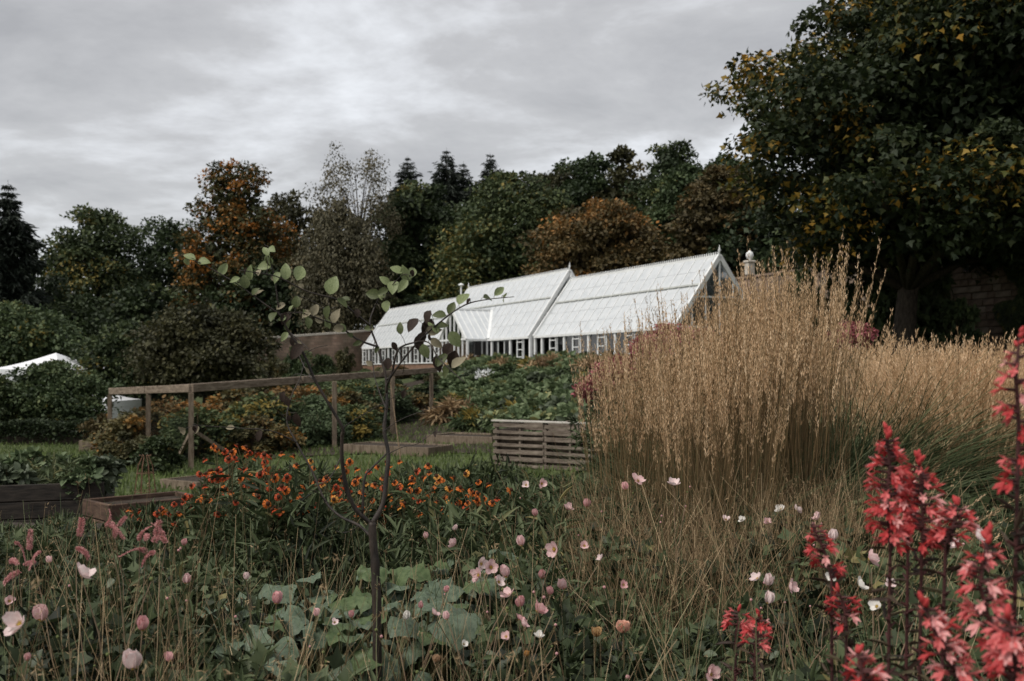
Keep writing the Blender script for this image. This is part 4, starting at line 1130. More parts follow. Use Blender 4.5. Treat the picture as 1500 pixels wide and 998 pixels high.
# pink flowering perennials behind the big stand
PINK = foliage('dusky_pink_petal', [(0, (.16, .035, .045)), (.5, (.33, .10, .11)), (1, (.50, .22, .22))])
me, c = bush_mesh('flower_heads', PINK, .30, .42, 1500, .035, T_OVAL, .5, .2, 260, 16, .3)
me2, _ = bush_mesh('leaves', M_UNDER, .32, 1.3, 1500, .09, T_LANCE, .5, .15, 261, 30)
for k, (px, pt, Y) in enumerate(((905, 520, 10.4), (945, 490, 10.8), (985, 472, 11.2), (1020, 480, 11), (875, 548, 10.6), (1250, 470, 12))):
    x = (px - 750) / F * Y; g = gz(x, Y); H = P(px, pt, Y).z - g
    t = thing('dusky_pink_perennial', f'{ORD[k]} of the dusky pink flowering perennials behind the golden grass stand', 'flowers', (x, Y, g), random.uniform(0, 6))
    link('flower_heads', me, t, (0, 0, H - .42), None, (1.1, 1.1, 1), kind='stuff'); link('leaves', me2, t, scale=(1, 1, H / 1.45)); link('stems', stems_mesh(H - .1, .2, 10, k, M_STEM, .006), t)

# ------------------------------------------------------------------ young tree in the middle
SY = 3.6
sap_base = P(552, 905, SY); sx_, sy_ = sap_base.x, sap_base.y
sap = thing('young_tree', 'slender young tree with dark forked branches and few pale leaves in the foreground', 'tree', (sx_, sy_, gz(sx_, sy_)))
so = sap.location.copy()
def curve(pts, r0, r1, name='branch', n=7, dep=0.0, seed=0):
    """smoothly resampled branch through photo points; depth drifts along it"""
    q = []
    for i, (a, b_) in enumerate(pts):
        t = i / max(1, len(pts) - 1)
        q.append(P(a, b_, SY + dep * t) - so)
    out = []
    m = len(q)
    for i in range(m - 1):
        p0, p1, p2, p3 = q[max(i - 1, 0)], q[i], q[i + 1], q[min(i + 2, m - 1)]
        for k in range(4):
            t = k / 4
            out.append(.5 * ((2 * p1) + (-p0 + p2) * t + (2 * p0 - 5 * p1 + 4 * p2 - p3) * t * t + (-p0 + 3 * p1 - 3 * p2 + p3) * t ** 3))
    out.append(q[-1])
    rs = random.Random(seed + len(pts))
    N_ = len(out)
    rad = [(r0 + (r1 - r0) * i / (N_ - 1)) * (1 + rs.uniform(-.10, .14)) for i in range(N_)]
    link(name, MB().tube(out, rad, n).mesh(name, M_SAPB, True), sap)
    if name != 'trunk': BRANCH.extend(q_ for q_, r_ in zip(out, rad) if r_ < .0055)
    return out
BRANCH = []                                  # points where leaves can grow
trunk_pts = [(553, 1130), (552, 905), (551, 867), (549, 820), (546, 790), (545, 765)]
curve(trunk_pts, .0185, .0135, 'trunk', 9)
curve([(545, 768), (561, 738), (566, 700), (569, 665), (563, 632), (566, 600), (567, 578), (564, 546), (553, 508), (542, 475), (549, 450), (556, 437)], .0098, .0022, dep=.15)
curve([(545, 768), (521, 746), (507, 713), (501, 672), (501, 640), (502, 627), (483, 594), (461, 556), (445, 519), (423, 486), (410, 462), (391, 448), (347, 416), (304, 391), (277, 379)], .0084, .0014, dep=-.2)
curve([(543, 786), (526, 770), (499, 757), (477, 735), (458, 692), (434, 648), (420, 616), (428, 578), (439, 556), (446, 530)], .0058, .0014, dep=.25)
curve([(531, 754), (534, 702), (543, 688), (553, 678), (567, 664)], .0045, .003, dep=.05)
curve([(567, 556), (574, 548), (583, 513), (607, 502), (628, 502), (641, 523), (660, 542), (681, 561)], .0045, .0013, dep=-.25)
curve([(566, 575), (572, 553), (607, 507), (647, 470), (681, 447), (713, 439), (753, 435)], .0042, .0014, dep=-.3)
curve([(553, 508), (527, 499), (508, 486), (500, 478), (470, 468), (440, 458), (409, 461)], .0042, .0016, dep=-.1)
curve([(542, 477), (521, 460), (500, 443), (488, 437), (450, 427), (412, 408), (391, 402), (350, 396)], .0040, .0014, dep=-.3)
curve([(410, 462), (407, 443), (402, 405), (393, 373), (388, 358)], .0032, .0012, dep=-.05)
curve([(549, 450), (556, 436), (568, 425), (580, 412), (592, 402), (603, 405)], .0026, .0012, dep=-.1)
curve([(483, 594), (470, 570), (450, 545), (438, 520)], .003, .0012, dep=.2)
curve([(502, 627), (520, 615), (545, 600), (580, 580), (600, 565)], .002, .001, dep=-.2)
curve([(501, 665), (490, 690), (478, 705), (462, 712)], .003, .0012, dep=-.15)
curve([(434, 648), (400, 632), (360, 628), (300, 624), (283, 622)], .0022, .0011, dep=-.25)
curve([(566, 600), (556, 575), (548, 548), (546, 520), (549, 500)], .0025, .0012, dep=.2)
curve([(500, 478), (478, 455), (455, 440), (430, 432)], .002, .001, dep=-.2)
for k, pts in enumerate(([(470, 468), (480, 455), (492, 450)], [(445, 519), (462, 510), (480, 506)], [(423, 486), (440, 500), (452, 512)], [(461, 556), (440, 548), (426, 552)], [(563, 632), (585, 616), (620, 602), (650, 594)], [(583, 513), (592, 530), (590, 548)], [(607, 502), (622, 488), (640, 478)], [(477, 735), (466, 722), (448, 716)], [(526, 770), (508, 780), (492, 778)], [(347, 416), (362, 404), (380, 400)], [(420, 616), (405, 600), (398, 585)], [(569, 665), (590, 655), (612, 650), (640, 630)])):
    curve(pts, .0019, .0009, dep=random.uniform(-.2, .1), n=5, seed=k)
# leaves: one mesh per leaf kind, each leaf its own object
def leaf_mesh(name, mat, cup=.12, wav=0.0, seed=0):
    r_ = random.Random(seed)
    rows = [(0, .0), (.12, .24), (.32, .40), (.55, .41), (.78, .27), (.93, .10), (1.0, 0)]
    v, f = [], []
    for (y, w) in rows:
        z = -cup * (y ** 2) + wav * r_.uniform(-.05, .05)
        v += [(-w, y, z + w * .35 + wav * r_.uniform(-.08, .08)), (0, y, z), (w, y, z + w * .35 + wav * r_.uniform(-.08, .08))]
    for i in range(len(rows) - 1):
        f += [(3 * i, 3 * i + 1, 3 * i + 4, 3 * i + 3), (3 * i + 1, 3 * i + 2, 3 * i + 5, 3 * i + 4)]
    return MB().add(v, f).mesh(name, mat, True)
def petal_mat(name, c1, c2, trans=.3, rough=.6, scale=2.2):
    m = rough_mat(name, c1, c2, scale, rough, 0)
    n = m.node_tree.nodes; l = m.node_tree.links
    b = n['Principled BSDF']; src = b.inputs['Base Color'].links[0].from_socket
    tr = n.new('ShaderNodeBsdfTranslucent'); l.new(src, tr.inputs[0])
    mx = n.new('ShaderNodeMixShader'); mx.inputs[0].default_value = trans
    l.new(b.outputs[0], mx.inputs[1]); l.new(tr.outputs[0], mx.inputs[2]); l.new(mx.outputs[0], n['Material Output'].inputs[0])
    return m
LM = {'g': petal_mat('pale_green_leaf', (.16, .20, .085), (.30, .34, .17), .3, .5, 12),
      'd': petal_mat('dull_green_leaf', (.05, .065, .025), (.12, .14, .055), .25, .5, 12),
      'b': petal_mat('withered_leaf', (.014, .010, .008), (.055, .034, .024), .15, .7, 20),
      'p': petal_mat('curled_pale_leaf', (.20, .17, .11), (.36, .32, .22), .25, .7, 20)}
LMESH = {k: [leaf_mesh('leaf', m, .15 + .1 * j, .6 if k in 'bp' else .15, j) for j in range(3)] for k, m in LM.items()}
leaf_spots = [  # photo px, length in px, kind
    (279, 377, 20, 'g'), (283, 387, 17, 'g'), (301, 384, 18, 'g'), (334, 397, 22, 'g'), (361, 398, 22, 'g'), (353, 411, 20, 'd'), (337, 408, 17, 'g'), (385, 389, 20, 'g'),
    (396, 371, 16, 'g'), (386, 359, 14, 'g'), (393, 381, 18, 'g'), (424, 400, 24, 'g'), (449, 404, 28, 'g'), (487, 418, 28, 'g'), (399, 403, 18, 'g'), (496, 441, 20, 'd'), (504, 438, 17, 'd'),
    (437, 443, 18, 'd'), (418, 467, 20, 'b'), (426, 478, 18, 'd'), (385, 430, 14, 'p'), (393, 462, 18, 'd'), (461, 454, 20, 'p'), (488, 462, 22, 'p'), (477, 457, 20, 'd'), (425, 514, 27, 'b'),
    (545, 430, 22, 'd'), (561, 446, 18, 'g'), (575, 419, 24, 'g'), (564, 411, 18, 'g'), (580, 395, 20, 'g'), (596, 403, 26, 'g'), (588, 416, 22, 'g'), (604, 401, 20, 'g'), (556, 424, 18, 'd'),
    (681, 440, 26, 'g'), (664, 454, 22, 'd'), (642, 460, 20, 'd'), (624, 462, 20, 'b'), (602, 475, 24, 'b'), (627, 479, 26, 'b'), (634, 484, 22, 'p'), (649, 478, 18, 'd'), (732, 429, 20, 'g'), (740, 441, 20, 'g'), (716, 440, 20, 'd'),
    (666, 497, 26, 'g'), (623, 515, 22, 'g'), (618, 497, 24, 'b'), (613, 503, 24, 'b'), (586, 481, 18, 'd'), (640, 503, 22, 'p'), (650, 527, 26, 'd'), (667, 527, 25, 'b'), (656, 546, 24, 'd'), (672, 530, 26, 'p'), (658, 515, 24, 'b'), (569, 533, 18, 'b'), (645, 533, 24, 'b'),
    (429, 617, 22, 'b'), (423, 588, 16, 'b'), (410, 582, 16, 'b'), (283, 628, 20, 'p'), (340, 626, 14, 'p'), (373, 640, 18, 'b'), (441, 470, 16, 'd'), (468, 468, 15, 'p'), (410, 448, 15, 'p'), (368, 425, 14, 'd')]
_rl = random.Random(3)
jobs = [(P(a, b_, SY - .12 + _rl.uniform(-.12, .1)) - so, L, k) for a, b_, L, k in leaf_spots]
upper = [q for q in BRANCH if q.z > P(0, 520, SY).z - so.z]; lower = [q for q in BRANCH if P(0, 640, SY).z - so.z < q.z <= P(0, 520, SY).z - so.z]
for _ in range(36):
    q = _rl.choice(upper) + Vector((_rl.uniform(-.02, .02), _rl.uniform(-.03, .01), _rl.uniform(-.02, .02))); jobs.append((q, _rl.uniform(9, 17), _rl.choice('ggdpb')))
for _ in range(9):
    q = _rl.choice(lower) + Vector((_rl.uniform(-.015, .015), -.01, -.015)); jobs.append((q, _rl.uniform(9, 14), _rl.choice('bbp')))
for i, (p, L, k) in enumerate(jobs):
    r_ = random.Random(i * 7 + 1)
    s = L / F * SY
    near = min(BRANCH, key=lambda q: (q.x - p.x) ** 2 + (q.z - p.z) ** 2 + .3 * (q.y - p.y) ** 2)
    p = Vector((p.x, near.y + .5 * (p.y - near.y) * .3, p.z))
    d = p - near
    if k == 'b': d = Vector((r_.uniform(-.5, .5), r_.uniform(-.3, .3), -1))
    elif d.length < s * .4: d = Vector((r_.uniform(-1, 1), r_.uniform(-.5, .3), r_.uniform(-.7, .8)))
    d = d.normalized() + Vector((r_.uniform(-.3, .3), r_.uniform(-.4, .2), r_.uniform(-.3, .3))); d.normalize()
    nm = Vector((r_.uniform(-.5, .5), -1.0, r_.uniform(-.1, .9)))
    sd_ = d.cross(nm).normalized(); n2 = sd_.cross(d)
    base = p - d * s * .5
    M = Matrix.Translation(base) @ Matrix((sd_, d, n2)).transposed().to_4x4() @ Matrix.Diagonal((s * r_.uniform(.62, .92), s, s, 1))
    lf_ = link_m('leaf', LMESH[k][i % 3], sap, M)
    if (base - near).length > .004:
        link('petiole', MB().tube([near, near.lerp(base, .5) + Vector((0, 0, .004)), base], [.0011, .0009, .0007], 4).mesh('petiole', M_SAPB), sap)

# ------------------------------------------------------------------ flowers
def petal(name, mat, L=1.0, w=.42, cup=.25, notch=False, rows=4):
    v, f = [], []
    for i in range(rows + 1):
        y = i / rows; ww = w * (math.sin(math.pi * (.10 + .78 * y)) ** .8)
        z = cup * y * y
        yy_ = y - (.10 if (notch and i == rows) else 0)
        v += [(-ww, y * L, z + ww * .30), (0, yy_ * L, z), (ww, y * L, z + ww * .30)]
    for i in range(rows):
        f += [(3 * i, 3 * i + 1, 3 * i + 4, 3 * i + 3), (3 * i + 1, 3 * i + 2, 3 * i + 5, 3 * i + 4)]
    return MB().add(v, f).mesh(name, mat, True)
PM = [petal_mat('pink_petal', (.60, .34, .34), (.82, .60, .58)), petal_mat('pale_pink_petal', (.70, .50, .49), (.86, .73, .70)), petal_mat('deep_pink_petal', (.55, .25, .26), (.76, .46, .45)), petal_mat('white_petal', (.72, .68, .62), (.84, .80, .75))]
PET = [[petal('petal', m, 1, .46, .18, rows=4), petal('petal', m, 1, .48, .55, rows=4)] for m in PM]
M_YEL = rough_mat('stamen', (.35, .22, .04), (.55, .38, .08), 40, .8, .5)
M_GRN = rough_mat('seed_button', (.12, .15, .05), (.2, .22, .08), 40, .8, .5)
cen = MB().lathe((0, 0, -.02), [(.05, 0), (.17, .05), (.15, .14), (.06, .20)], 9)
for k in range(26):
    a = k * 2.4; r_ = .15 + .14 * (k % 3) / 2
    cen.tube([(.1 * math.cos(a), .1 * math.sin(a), .08), (r_ * math.cos(a), r_ * math.sin(a), .2)], [.012, .026], 3)
CEN = cen.mesh('flower', M_YEL)
BUD = MB().lathe((0, 0, 0), [(.2, 0), (.75, .35), (1, .95), (.75, 1.6), (.2, 1.95)], 8)
BUDM = [BUD.mesh('bud', M_GRN, True), BUD.mesh('bud', PM[2], True)]
def flower_head(parent, loc, size, face, tone, closed, npet=5, seed=0, name='flower'):
    r_ = random.Random(seed)
    q = Vector(face).normalized().to_track_quat('Z', 'Y')
    M = Matrix.Translation(loc) @ q.to_matrix().to_4x4() @ Matrix.Scale(size, 4)
    o = link_m(name, CEN, parent, M)
    for k in range(npet):
        a = 2 * math.pi * (k + r_.uniform(-.13, .13)) / npet
        tilt = (math.radians(r_.uniform(10, 32)) if not closed else math.radians(r_.uniform(40, 64)))
        m = Matrix.Rotation(a, 4, 'Z') @ Matrix.Translation((0, .05, .002 * k)) @ Matrix.Rotation(tilt, 4, 'X') @ Matrix.Scale(r_.uniform(.86, 1.06), 4)
        link_m('petal', PET[tone][1 if closed else k % 2], o, m)
    return o
def flower_stem(root, top, side, seed, base_r=.0028, mat=None, buds=1, name='stem'):
    """stem from the ground to the flower, with thin side branches that end in round buds"""
    r_ = random.Random(seed)
    mid = Vector((top.x * .35 + r_.uniform(-.04, .04), top.y * .35, top.z * .55))
    pts = [Vector((0, 0, -.03)), mid * .5 + Vector((r_.uniform(-.02, .02), 0, 0)), mid, mid.lerp(top, .5) + Vector((r_.uniform(-.02, .02), 0, .03)), top]
    mb = MB().tube(pts, [base_r * 1.4, base_r * 1.2, base_r, base_r * .8, base_r * .6], 5)
    ends = []
    for k in range(buds):
        e_ = mid + Vector((r_.uniform(-.13, .13), r_.uniform(-.06, .06), (top.z - mid.z) * r_.uniform(.4, .95)))
        mb.tube([mid, mid.lerp(e_, .5) + Vector((0, 0, .02)), e_], [base_r * .8, base_r * .65, base_r * .55], 4)
        ends.append(e_)
    link(name, mb.mesh(name, mat or (M_TAN if r_.random() < .55 else M_STEM)), root)
    for e_ in ends:
        link('bud', BUDM[r_.random() < .3], root, e_, None, .0055 * r_.uniform(.7, 1.2))

# anemones: (px, py, apparent diameter px, tone, closed)
AN = {
 'at the near left corner': [(31, 916, 42, 1, 0), (62, 909, 30, 0, 1), (196, 980, 36, 1, 1), (249, 969, 18, 2, 1), (209, 923, 26, 2, 1), (14, 881, 16, 0, 0), (41, 968, 14, 2, 1), (120, 845, 36, 1, 0)],
 'left of the young tree': [(272, 855, 18, 0, 1), (361, 849, 14, 1, 1), (405, 885, 22, 2, 1), (270, 799, 12, 2, 1), (463, 903, 14, 0, 1), (490, 912, 12, 1, 0), (515, 905, 13, 2, 1), (73, 825, 13, 0, 1)],
 'just right of the young tree trunk': [(593, 908, 16, 3, 1), (617, 891, 12, 2, 1), (634, 899, 16, 0, 0), (655, 908, 15, 0, 1), (653, 868, 12, 2, 1), (624, 789, 12, 0, 1), (665, 777, 11, 1, 1), (668, 798, 19, 0, 0), (679, 944, 12, 3, 0)],
 'in the dense central cluster': [(704, 826, 20, 1, 0), (702, 843, 22, 0, 0), (719, 831, 22, 0, 0), (742, 846, 22, 0, 1), (730, 853, 18, 1, 0), (746, 874, 24, 0, 0), (760, 889, 20, 2, 1), (786, 896, 28, 2, 0), (765, 916, 18, 0, 0), (760, 908, 16, 2, 0), (793, 847, 16, 2, 1), (807, 871, 15, 2, 1), (826, 863, 20, 0, 1), (742, 933, 16, 0, 0), (789, 934, 16, 3, 0)],
 'above the central cluster before the pallet bin': [(764, 800, 19, 0, 1), (813, 805, 26, 0, 0), (856, 800, 14, 0, 0), (785, 756, 13, 2, 1), (831, 747, 17, 0, 0), (859, 743, 15, 2, 1), (771, 711, 12, 1, 0), (793, 709, 15, 0, 0), (881, 819, 14, 1, 0)],
 'along the foot of the golden grass': [(917, 718, 14, 2, 1), (933, 705, 22, 0, 0), (987, 711, 20, 1, 0), (1063, 762, 14, 1, 0), (1089, 763, 13, 3, 0), (1124, 766, 13, 0, 0), (1144, 747, 16, 3, 0), (1166, 748, 16, 1, 0), (913, 857, 13, 2, 0)],
 'among the red spikes at right': [(1110, 849, 20, 1, 0), (1124, 858, 22, 1, 1), (1124, 884, 22, 1, 1), (1156, 860, 22, 0, 0), (1200, 760, 18, 0, 0), (1218, 792, 20, 1, 1), (1218, 846, 16, 3, 0), (1258, 859, 24, 3, 0), (1285, 889, 20, 3, 0), (1272, 820, 28, 0, 0), (1303, 856, 18, 1, 0), (1403, 800, 22, 1, 0), (1429, 786, 28, 1, 0), (1040, 988, 26, 0, 0)]}
si = 0
for zone, lst in AN.items():
    for k, (a, b_, d_, tone, closed) in enumerate(sorted(lst)):
        si += 1; r_ = random.Random(si)
        Y = min(max(.068 * F / d_, 1.75), 5.9) * (.92 if closed else 1.0)
        Y = min(Y, .86 * F * .92 / (b_ - HOR))
        p = P(a, b_, Y); size = d_ / F * Y * (.56 if not closed else .72)
        bx, by = p.x + r_.uniform(-.14, .14), p.y + r_.uniform(.0, .2)
        g = gz(bx, by)
        root = thing('anemone', f'{ORD[k]} from the left of the {"pink" if tone < 3 else "pink and white"} anemones {zone}' if tone < 3 else f'white anemone, {ORD[k]} from the left of the anemones {zone}', 'flower', (bx, by, g), 0, 'anemones ' + zone)
        top = p - Vector((bx, by, g))
        face = Vector((r_.uniform(-.7, .7), r_.uniform(-1.0, .1), r_.uniform(.1, .7))) if not closed else Vector((r_.uniform(-.3, .3), r_.uniform(-.4, .2), 1))
        flower_stem(root, top - face.normalized() * size * .05, 0, si, .0023, buds=r_.choice((1, 2, 2, 3)))
        flower_head(root, top, size, face, tone, closed, r_.choice((5, 5, 6)), si)

# peach rose and two faded blooms
def rose(label, a, b_, d_, Y, mat, name='rose', npet=22):
    p = P(a, b_, Y); bx, by = p.x + .04, p.y + .08; g = gz(bx, by); s = d_ / F * Y * .5
    root = thing(name, label, 'flower', (bx, by, g)); top = p - root.location
    flower_stem(root, top - Vector((0, 0, s * .5)), 0, int(a), .003, M_STEM, 0)
    pm = petal('petal', mat, 1.05, .62, .5, rows=4)
    for k in range(npet):
        a_ = 2.4 * k; t = k / npet
        m = Matrix.Translation(top + Vector((0, 0, -s * .55))) @ Matrix.Rotation(a_, 4, 'Z') @ Matrix.Rotation(math.radians(86 - 58 * t), 4, 'X') @ Matrix.Scale(s * (.75 + .5 * t), 4)
        link_m('petal', pm, root, m)
rose('peach double rose bloom low in the middle of the border', 913, 920, 27, 3.3, petal_mat('peach_petal', (.62, .30, .20), (.84, .54, .42)))
rose('faded yellow-brown rose bloom beside the peach one', 874, 927, 22, 3.35, petal_mat('faded_petal', (.30, .15, .05), (.60, .40, .20)), npet=12)
rose('withered brown bloom low to the right of the young tree', 640, 966, 17, 3.0, petal_mat('brown_petal', (.26, .15, .08), (.48, .32, .2)), npet=9)
rose('small dry amber bloom hanging below the central anemones', 771, 958, 14, 3.1, petal_mat('amber_petal', (.36, .16, .04), (.55, .3, .1)), npet=8)

# red lobelia spikes
M_RED = petal_mat('red_petal', (.40, .030, .038), (.66, .10, .09), .3, .55, 2.5)
M_CORAL = petal_mat('coral_petal', (.58, .10, .105), (.76, .24, .22), .3, .55, 2.5)
M_CALYX = rough_mat('dark_calyx', (.035, .014, .014), (.09, .03, .028), 20, .7, 0)
def floret(mat):
    mb = MB()
    def pt(ang, tilt, L, w):
        M = Matrix.Rotation(ang, 4, 'Y') @ Matrix.Rotation(tilt, 4, 'X')
        vs_ = [Vector(q) for q in ((-.06, 0, 0), (.06, 0, 0), (-w, .55 * L, .02), (w, .55 * L, .02), (0, L, -.06))]
        mb.add([M @ q + Vector((0, .35, 0)) for q in vs_], [(0, 1, 3, 2), (2, 3, 4)])
    pt(0, -.9, 1.0, .19); pt(.6, -.7, .92, .17); pt(-.6, -.7, .92, .17); pt(.9, .6, .8, .08); pt(-.9, .6, .8, .08)
    mb.tube([(0, 0, 0), (0, .42, .03)], [.07, .11], 5)
    return mb.mesh('floret', mat)
FLO = [floret(M_RED), floret(M_CORAL), floret(petal_mat('rosy_petal', (.74, .30, .29), (.84, .48, .45), .3, .55, 2.5))]
M_MAROON = foliage('maroon_leaf', [(0, (.020, .014, .010)), (.5, (.055, .032, .024)), (1, (.10, .085, .045))])
def spike(label, pts, Y, n, fs, w=1.0, coral=.35, group='red lobelia spikes', buds=True):
    """pts: photo points from the tip downwards"""
    tip = P(*pts[0], Y); low = P(*pts[-1], Y)
    bx = low.x + (low.x - tip.x) * .4; by = Y + .05; g = gz(bx, by)
    root = thing('lobelia_spike', label, 'flower', (bx, by, g), 0, group)
    o = root.location.copy()
    path = [P(a, b_, Y) - o for a, b_ in pts] + [Vector((0, 0, 0))]
    mb = MB().tube(path[::-1], [.0042] + [.0034] * (len(path) - 2) + [.002], 6)
    link('stem', mb.mesh('stem', M_CALYX), root)
    seg = [(path[i] - path[i + 1]).length for i in range(len(path) - 2)]
    tot = sum(seg)
    r_ = random.Random(int(pts[0][0]))
    def at_(t):
        d = t * tot
        for i, s_ in enumerate(seg):
            if d <= s_ or i == len(seg) - 1:
                return path[i].lerp(path[i + 1], min(1, d / s_))
            d -= s_
    cal = MB(); n = int(n * 1.15)
    for k in range(n):
        t = (k + r_.random()) / n
        p = at_(t); a = r_.uniform(0, 6.283)
        if buds and t < .10:
            link('bud', BUDB, root, p, (r_.uniform(-.7, .7), r_.uniform(-.7, .7), 0), fs * r_.uniform(.16, .24)); continue
        s_ = fs * .84 * (.55 + .55 * min(1, t * 3)) * r_.uniform(.75, 1.15)
        m = Matrix.Translation(p) @ Matrix.Rotation(a, 4, 'Z') @ Matrix.Translation((0, .016 * min(1, .3 + t * 2), 0)) @ Matrix.Rotation(r_.uniform(.0, .45), 4, 'X') @ Matrix.Scale(s_, 4)
        link_m('floret', FLO[2 if r_.random() < .22 * coral + .04 else int(r_.random() < coral)], root, m)
        cal.tube([p, p + Vector((math.sin(a) * -.02, math.cos(a) * .02, .003))], [.0032, .0024], 4)
    for k in range(26):                       # seed pods and narrow leaves lower down the stem
        t = 1 + .0; z = r_.random(); p = path[-2].lerp(path[-1], z * .6); a = r_.uniform(0, 6.28)
        cal.tube([p, p + Vector((math.cos(a) * .016, math.sin(a) * .016, .010))], [.0045, .002], 4)
    link('calyces', cal.mesh('calyces', M_CALYX), root, kind='stuff')
    lf = FB(); m_ = 80; zz_ = rng.random(m_)
    q0 = np.array([tuple(path[-2].lerp(path[-1], float(z_) * .9)) for z_ in zz_]) + rng.normal(size=(m_, 3)) * .004
    ax_ = rdirs(m_) * np.array((1, 1, .5)) + (0, 0, .35)
    lf.leaves(T_LANCE, q0, ax_, rdirs(m_) + (0, 0, 1), .028 + .034 * rng.random(m_), .5 + .25 * rng.normal(size=m_))
    link('leaves', lf.mesh('leaves', M_MAROON), root)
BUDB = MB().lathe((0, 0, 0), [(.2, 0), (.7, .4), (.8, 1.2), (.5, 2.4), (.1, 2.9)], 7).mesh('bud', M_RED, True)
spike('tallest thick red lobelia spike with a budded tip at the right', [(1299, 628), (1303, 680), (1300, 740), (1304, 800)], 2.05, 62, .030, coral=.3)
spike('red lobelia spike leaning just right of the tallest one', [(1345, 668), (1350, 710), (1352, 760), (1350, 812)], 2.05, 46, .030, coral=.3)
spike('broad red lobelia spike behind, in the middle of the right-hand group', [(1322, 690), (1328, 740), (1330, 790)], 2.2, 40, .030, coral=.3)
spike('short red lobelia spike between the tall pair and the right corner', [(1402, 736), (1398, 765), (1385, 800)], 2.0, 26, .030)
spike('coral lobelia spike curving towards the lower right corner', [(1452, 776), (1440, 820), (1436, 860), (1450, 915), (1480, 985)], 1.75, 52, .030, coral=.7)
spike('small red lobelia spike standing left of the tall red group', [(1188, 768), (1200, 790), (1210, 815), (1218, 850)], 2.25, 24, .028, coral=.4, buds=False)
spike('loose red lobelia spike trailing below the small left one', [(1226, 862), (1236, 885), (1240, 918)], 2.2, 14, .027)
spike('coral lobelia spike zigzagging at the bottom edge right of centre', [(1350, 878), (1364, 912), (1378, 950), (1405, 992)], 1.7, 28, .030, coral=.75)
spike('coral lobelia spike lowest in the bottom right corner', [(1476, 900), (1484, 940), (1488, 992)], 1.55, 24, .030, coral=.8)
spike('red lobelia spike cut by the bottom edge below the left ones', [(1256, 955), (1262, 978), (1266, 1005)], 1.75, 16, .030, coral=.6)
spike('low red lobelia spike beneath the pink anemones, left of the red group', [(1112, 898), (1110, 920), (1106, 950)], 2.6, 16, .030)
spike('small red lobelia tuft in the dark leaves right of the peach rose', [(1082, 893), (1081, 912), (1078, 930)], 2.7, 14, .032)
spike('dark tall lobelia spike at the very right edge with few blooms', [(1494, 486), (1488, 552), (1492, 620), (1490, 720)], 1.75, 30, .028, coral=.5)

# helenium: orange daisies in the middle of the border
M_ORA = petal_mat('orange_petal', (.46, .085, .012), (.70, .20, .03), .25, .6, 2.5)
M_ORD = petal_mat('rust_petal', (.34, .035, .012), (.56, .09, .02), .25, .6, 2.5)
M_ORY = petal_mat('amber_helenium_petal', (.52, .20, .03), (.72, .36, .08), .25, .6, 2.5)
M_DISC = rough_mat('brown_disc', (.03, .012, .006), (.09, .035, .014), 60, .9, .5)
def helenium_head(mat):
    mb = MB()
    for k in range(9):
        a = 2 * math.pi * k / 9; M = Matrix.Rotation(a, 4, 'Z') @ Matrix.Rotation(-.35 - .25 * (k % 3) / 2, 4, 'X')
        mb.add([M @ Vector(q) for q in ((-.08, .2, 0), (.08, .2, 0), (.24, .95, 0), (.10, .88, -.02), (0, 1.0, -.02), (-.10, .88, -.02), (-.24, .95, 0))], [(0, 1, 2, 3), (0, 3, 5), (3, 4, 5), (0, 5, 6)])
    return mb.mesh('flower', mat)
HH = [helenium_head(m) for m in (M_ORA, M_ORD, M_ORY)]
DISC = MB().lathe((0, 0, -.1), [(.12, 0), (.40, .12), (.44, .32), (.30, .52), (.1, .60)], 9).mesh('disc', M_DISC, True)
hel = [(310, 690), (335, 672), (362, 668), (388, 676), (352, 700), (375, 716), (402, 700), (330, 716), (300, 712), (345, 735), (392, 738), (418, 718), (440, 732), (462, 706), (485, 720), (500, 700), (512, 676), (470, 740), (520, 706), (530, 720), (545, 733), (505, 735), (560, 700), (575, 732), (592, 738), (562, 752), (360, 655), (396, 668), (410, 690), (290, 735), (270, 728), (255, 738), (235, 745), (205, 748), (262, 752), (222, 758), (318, 658), (345, 752), (420, 745), (548, 775), (602, 706), (620, 700), (628, 724), (640, 735), (655, 735), (672, 732), (682, 742), (690, 718), (697, 733), (715, 710), (706, 738), (712, 745), (748, 718), (610, 690), (585, 676), (568, 690), (640, 706), (664, 700), (540, 690), (455, 675), (430, 668), (300, 695), (326, 700), (380, 695), (365, 735), (445, 750), (250, 760), (408, 728), (478, 700), (523, 741), (536, 708), (583, 716), (648, 745), (668, 742), (352, 686), (340, 662), (318, 728), (282, 742), (395, 716)]
hel.sort(); ngr = 0
HSTEM_TINT = .4
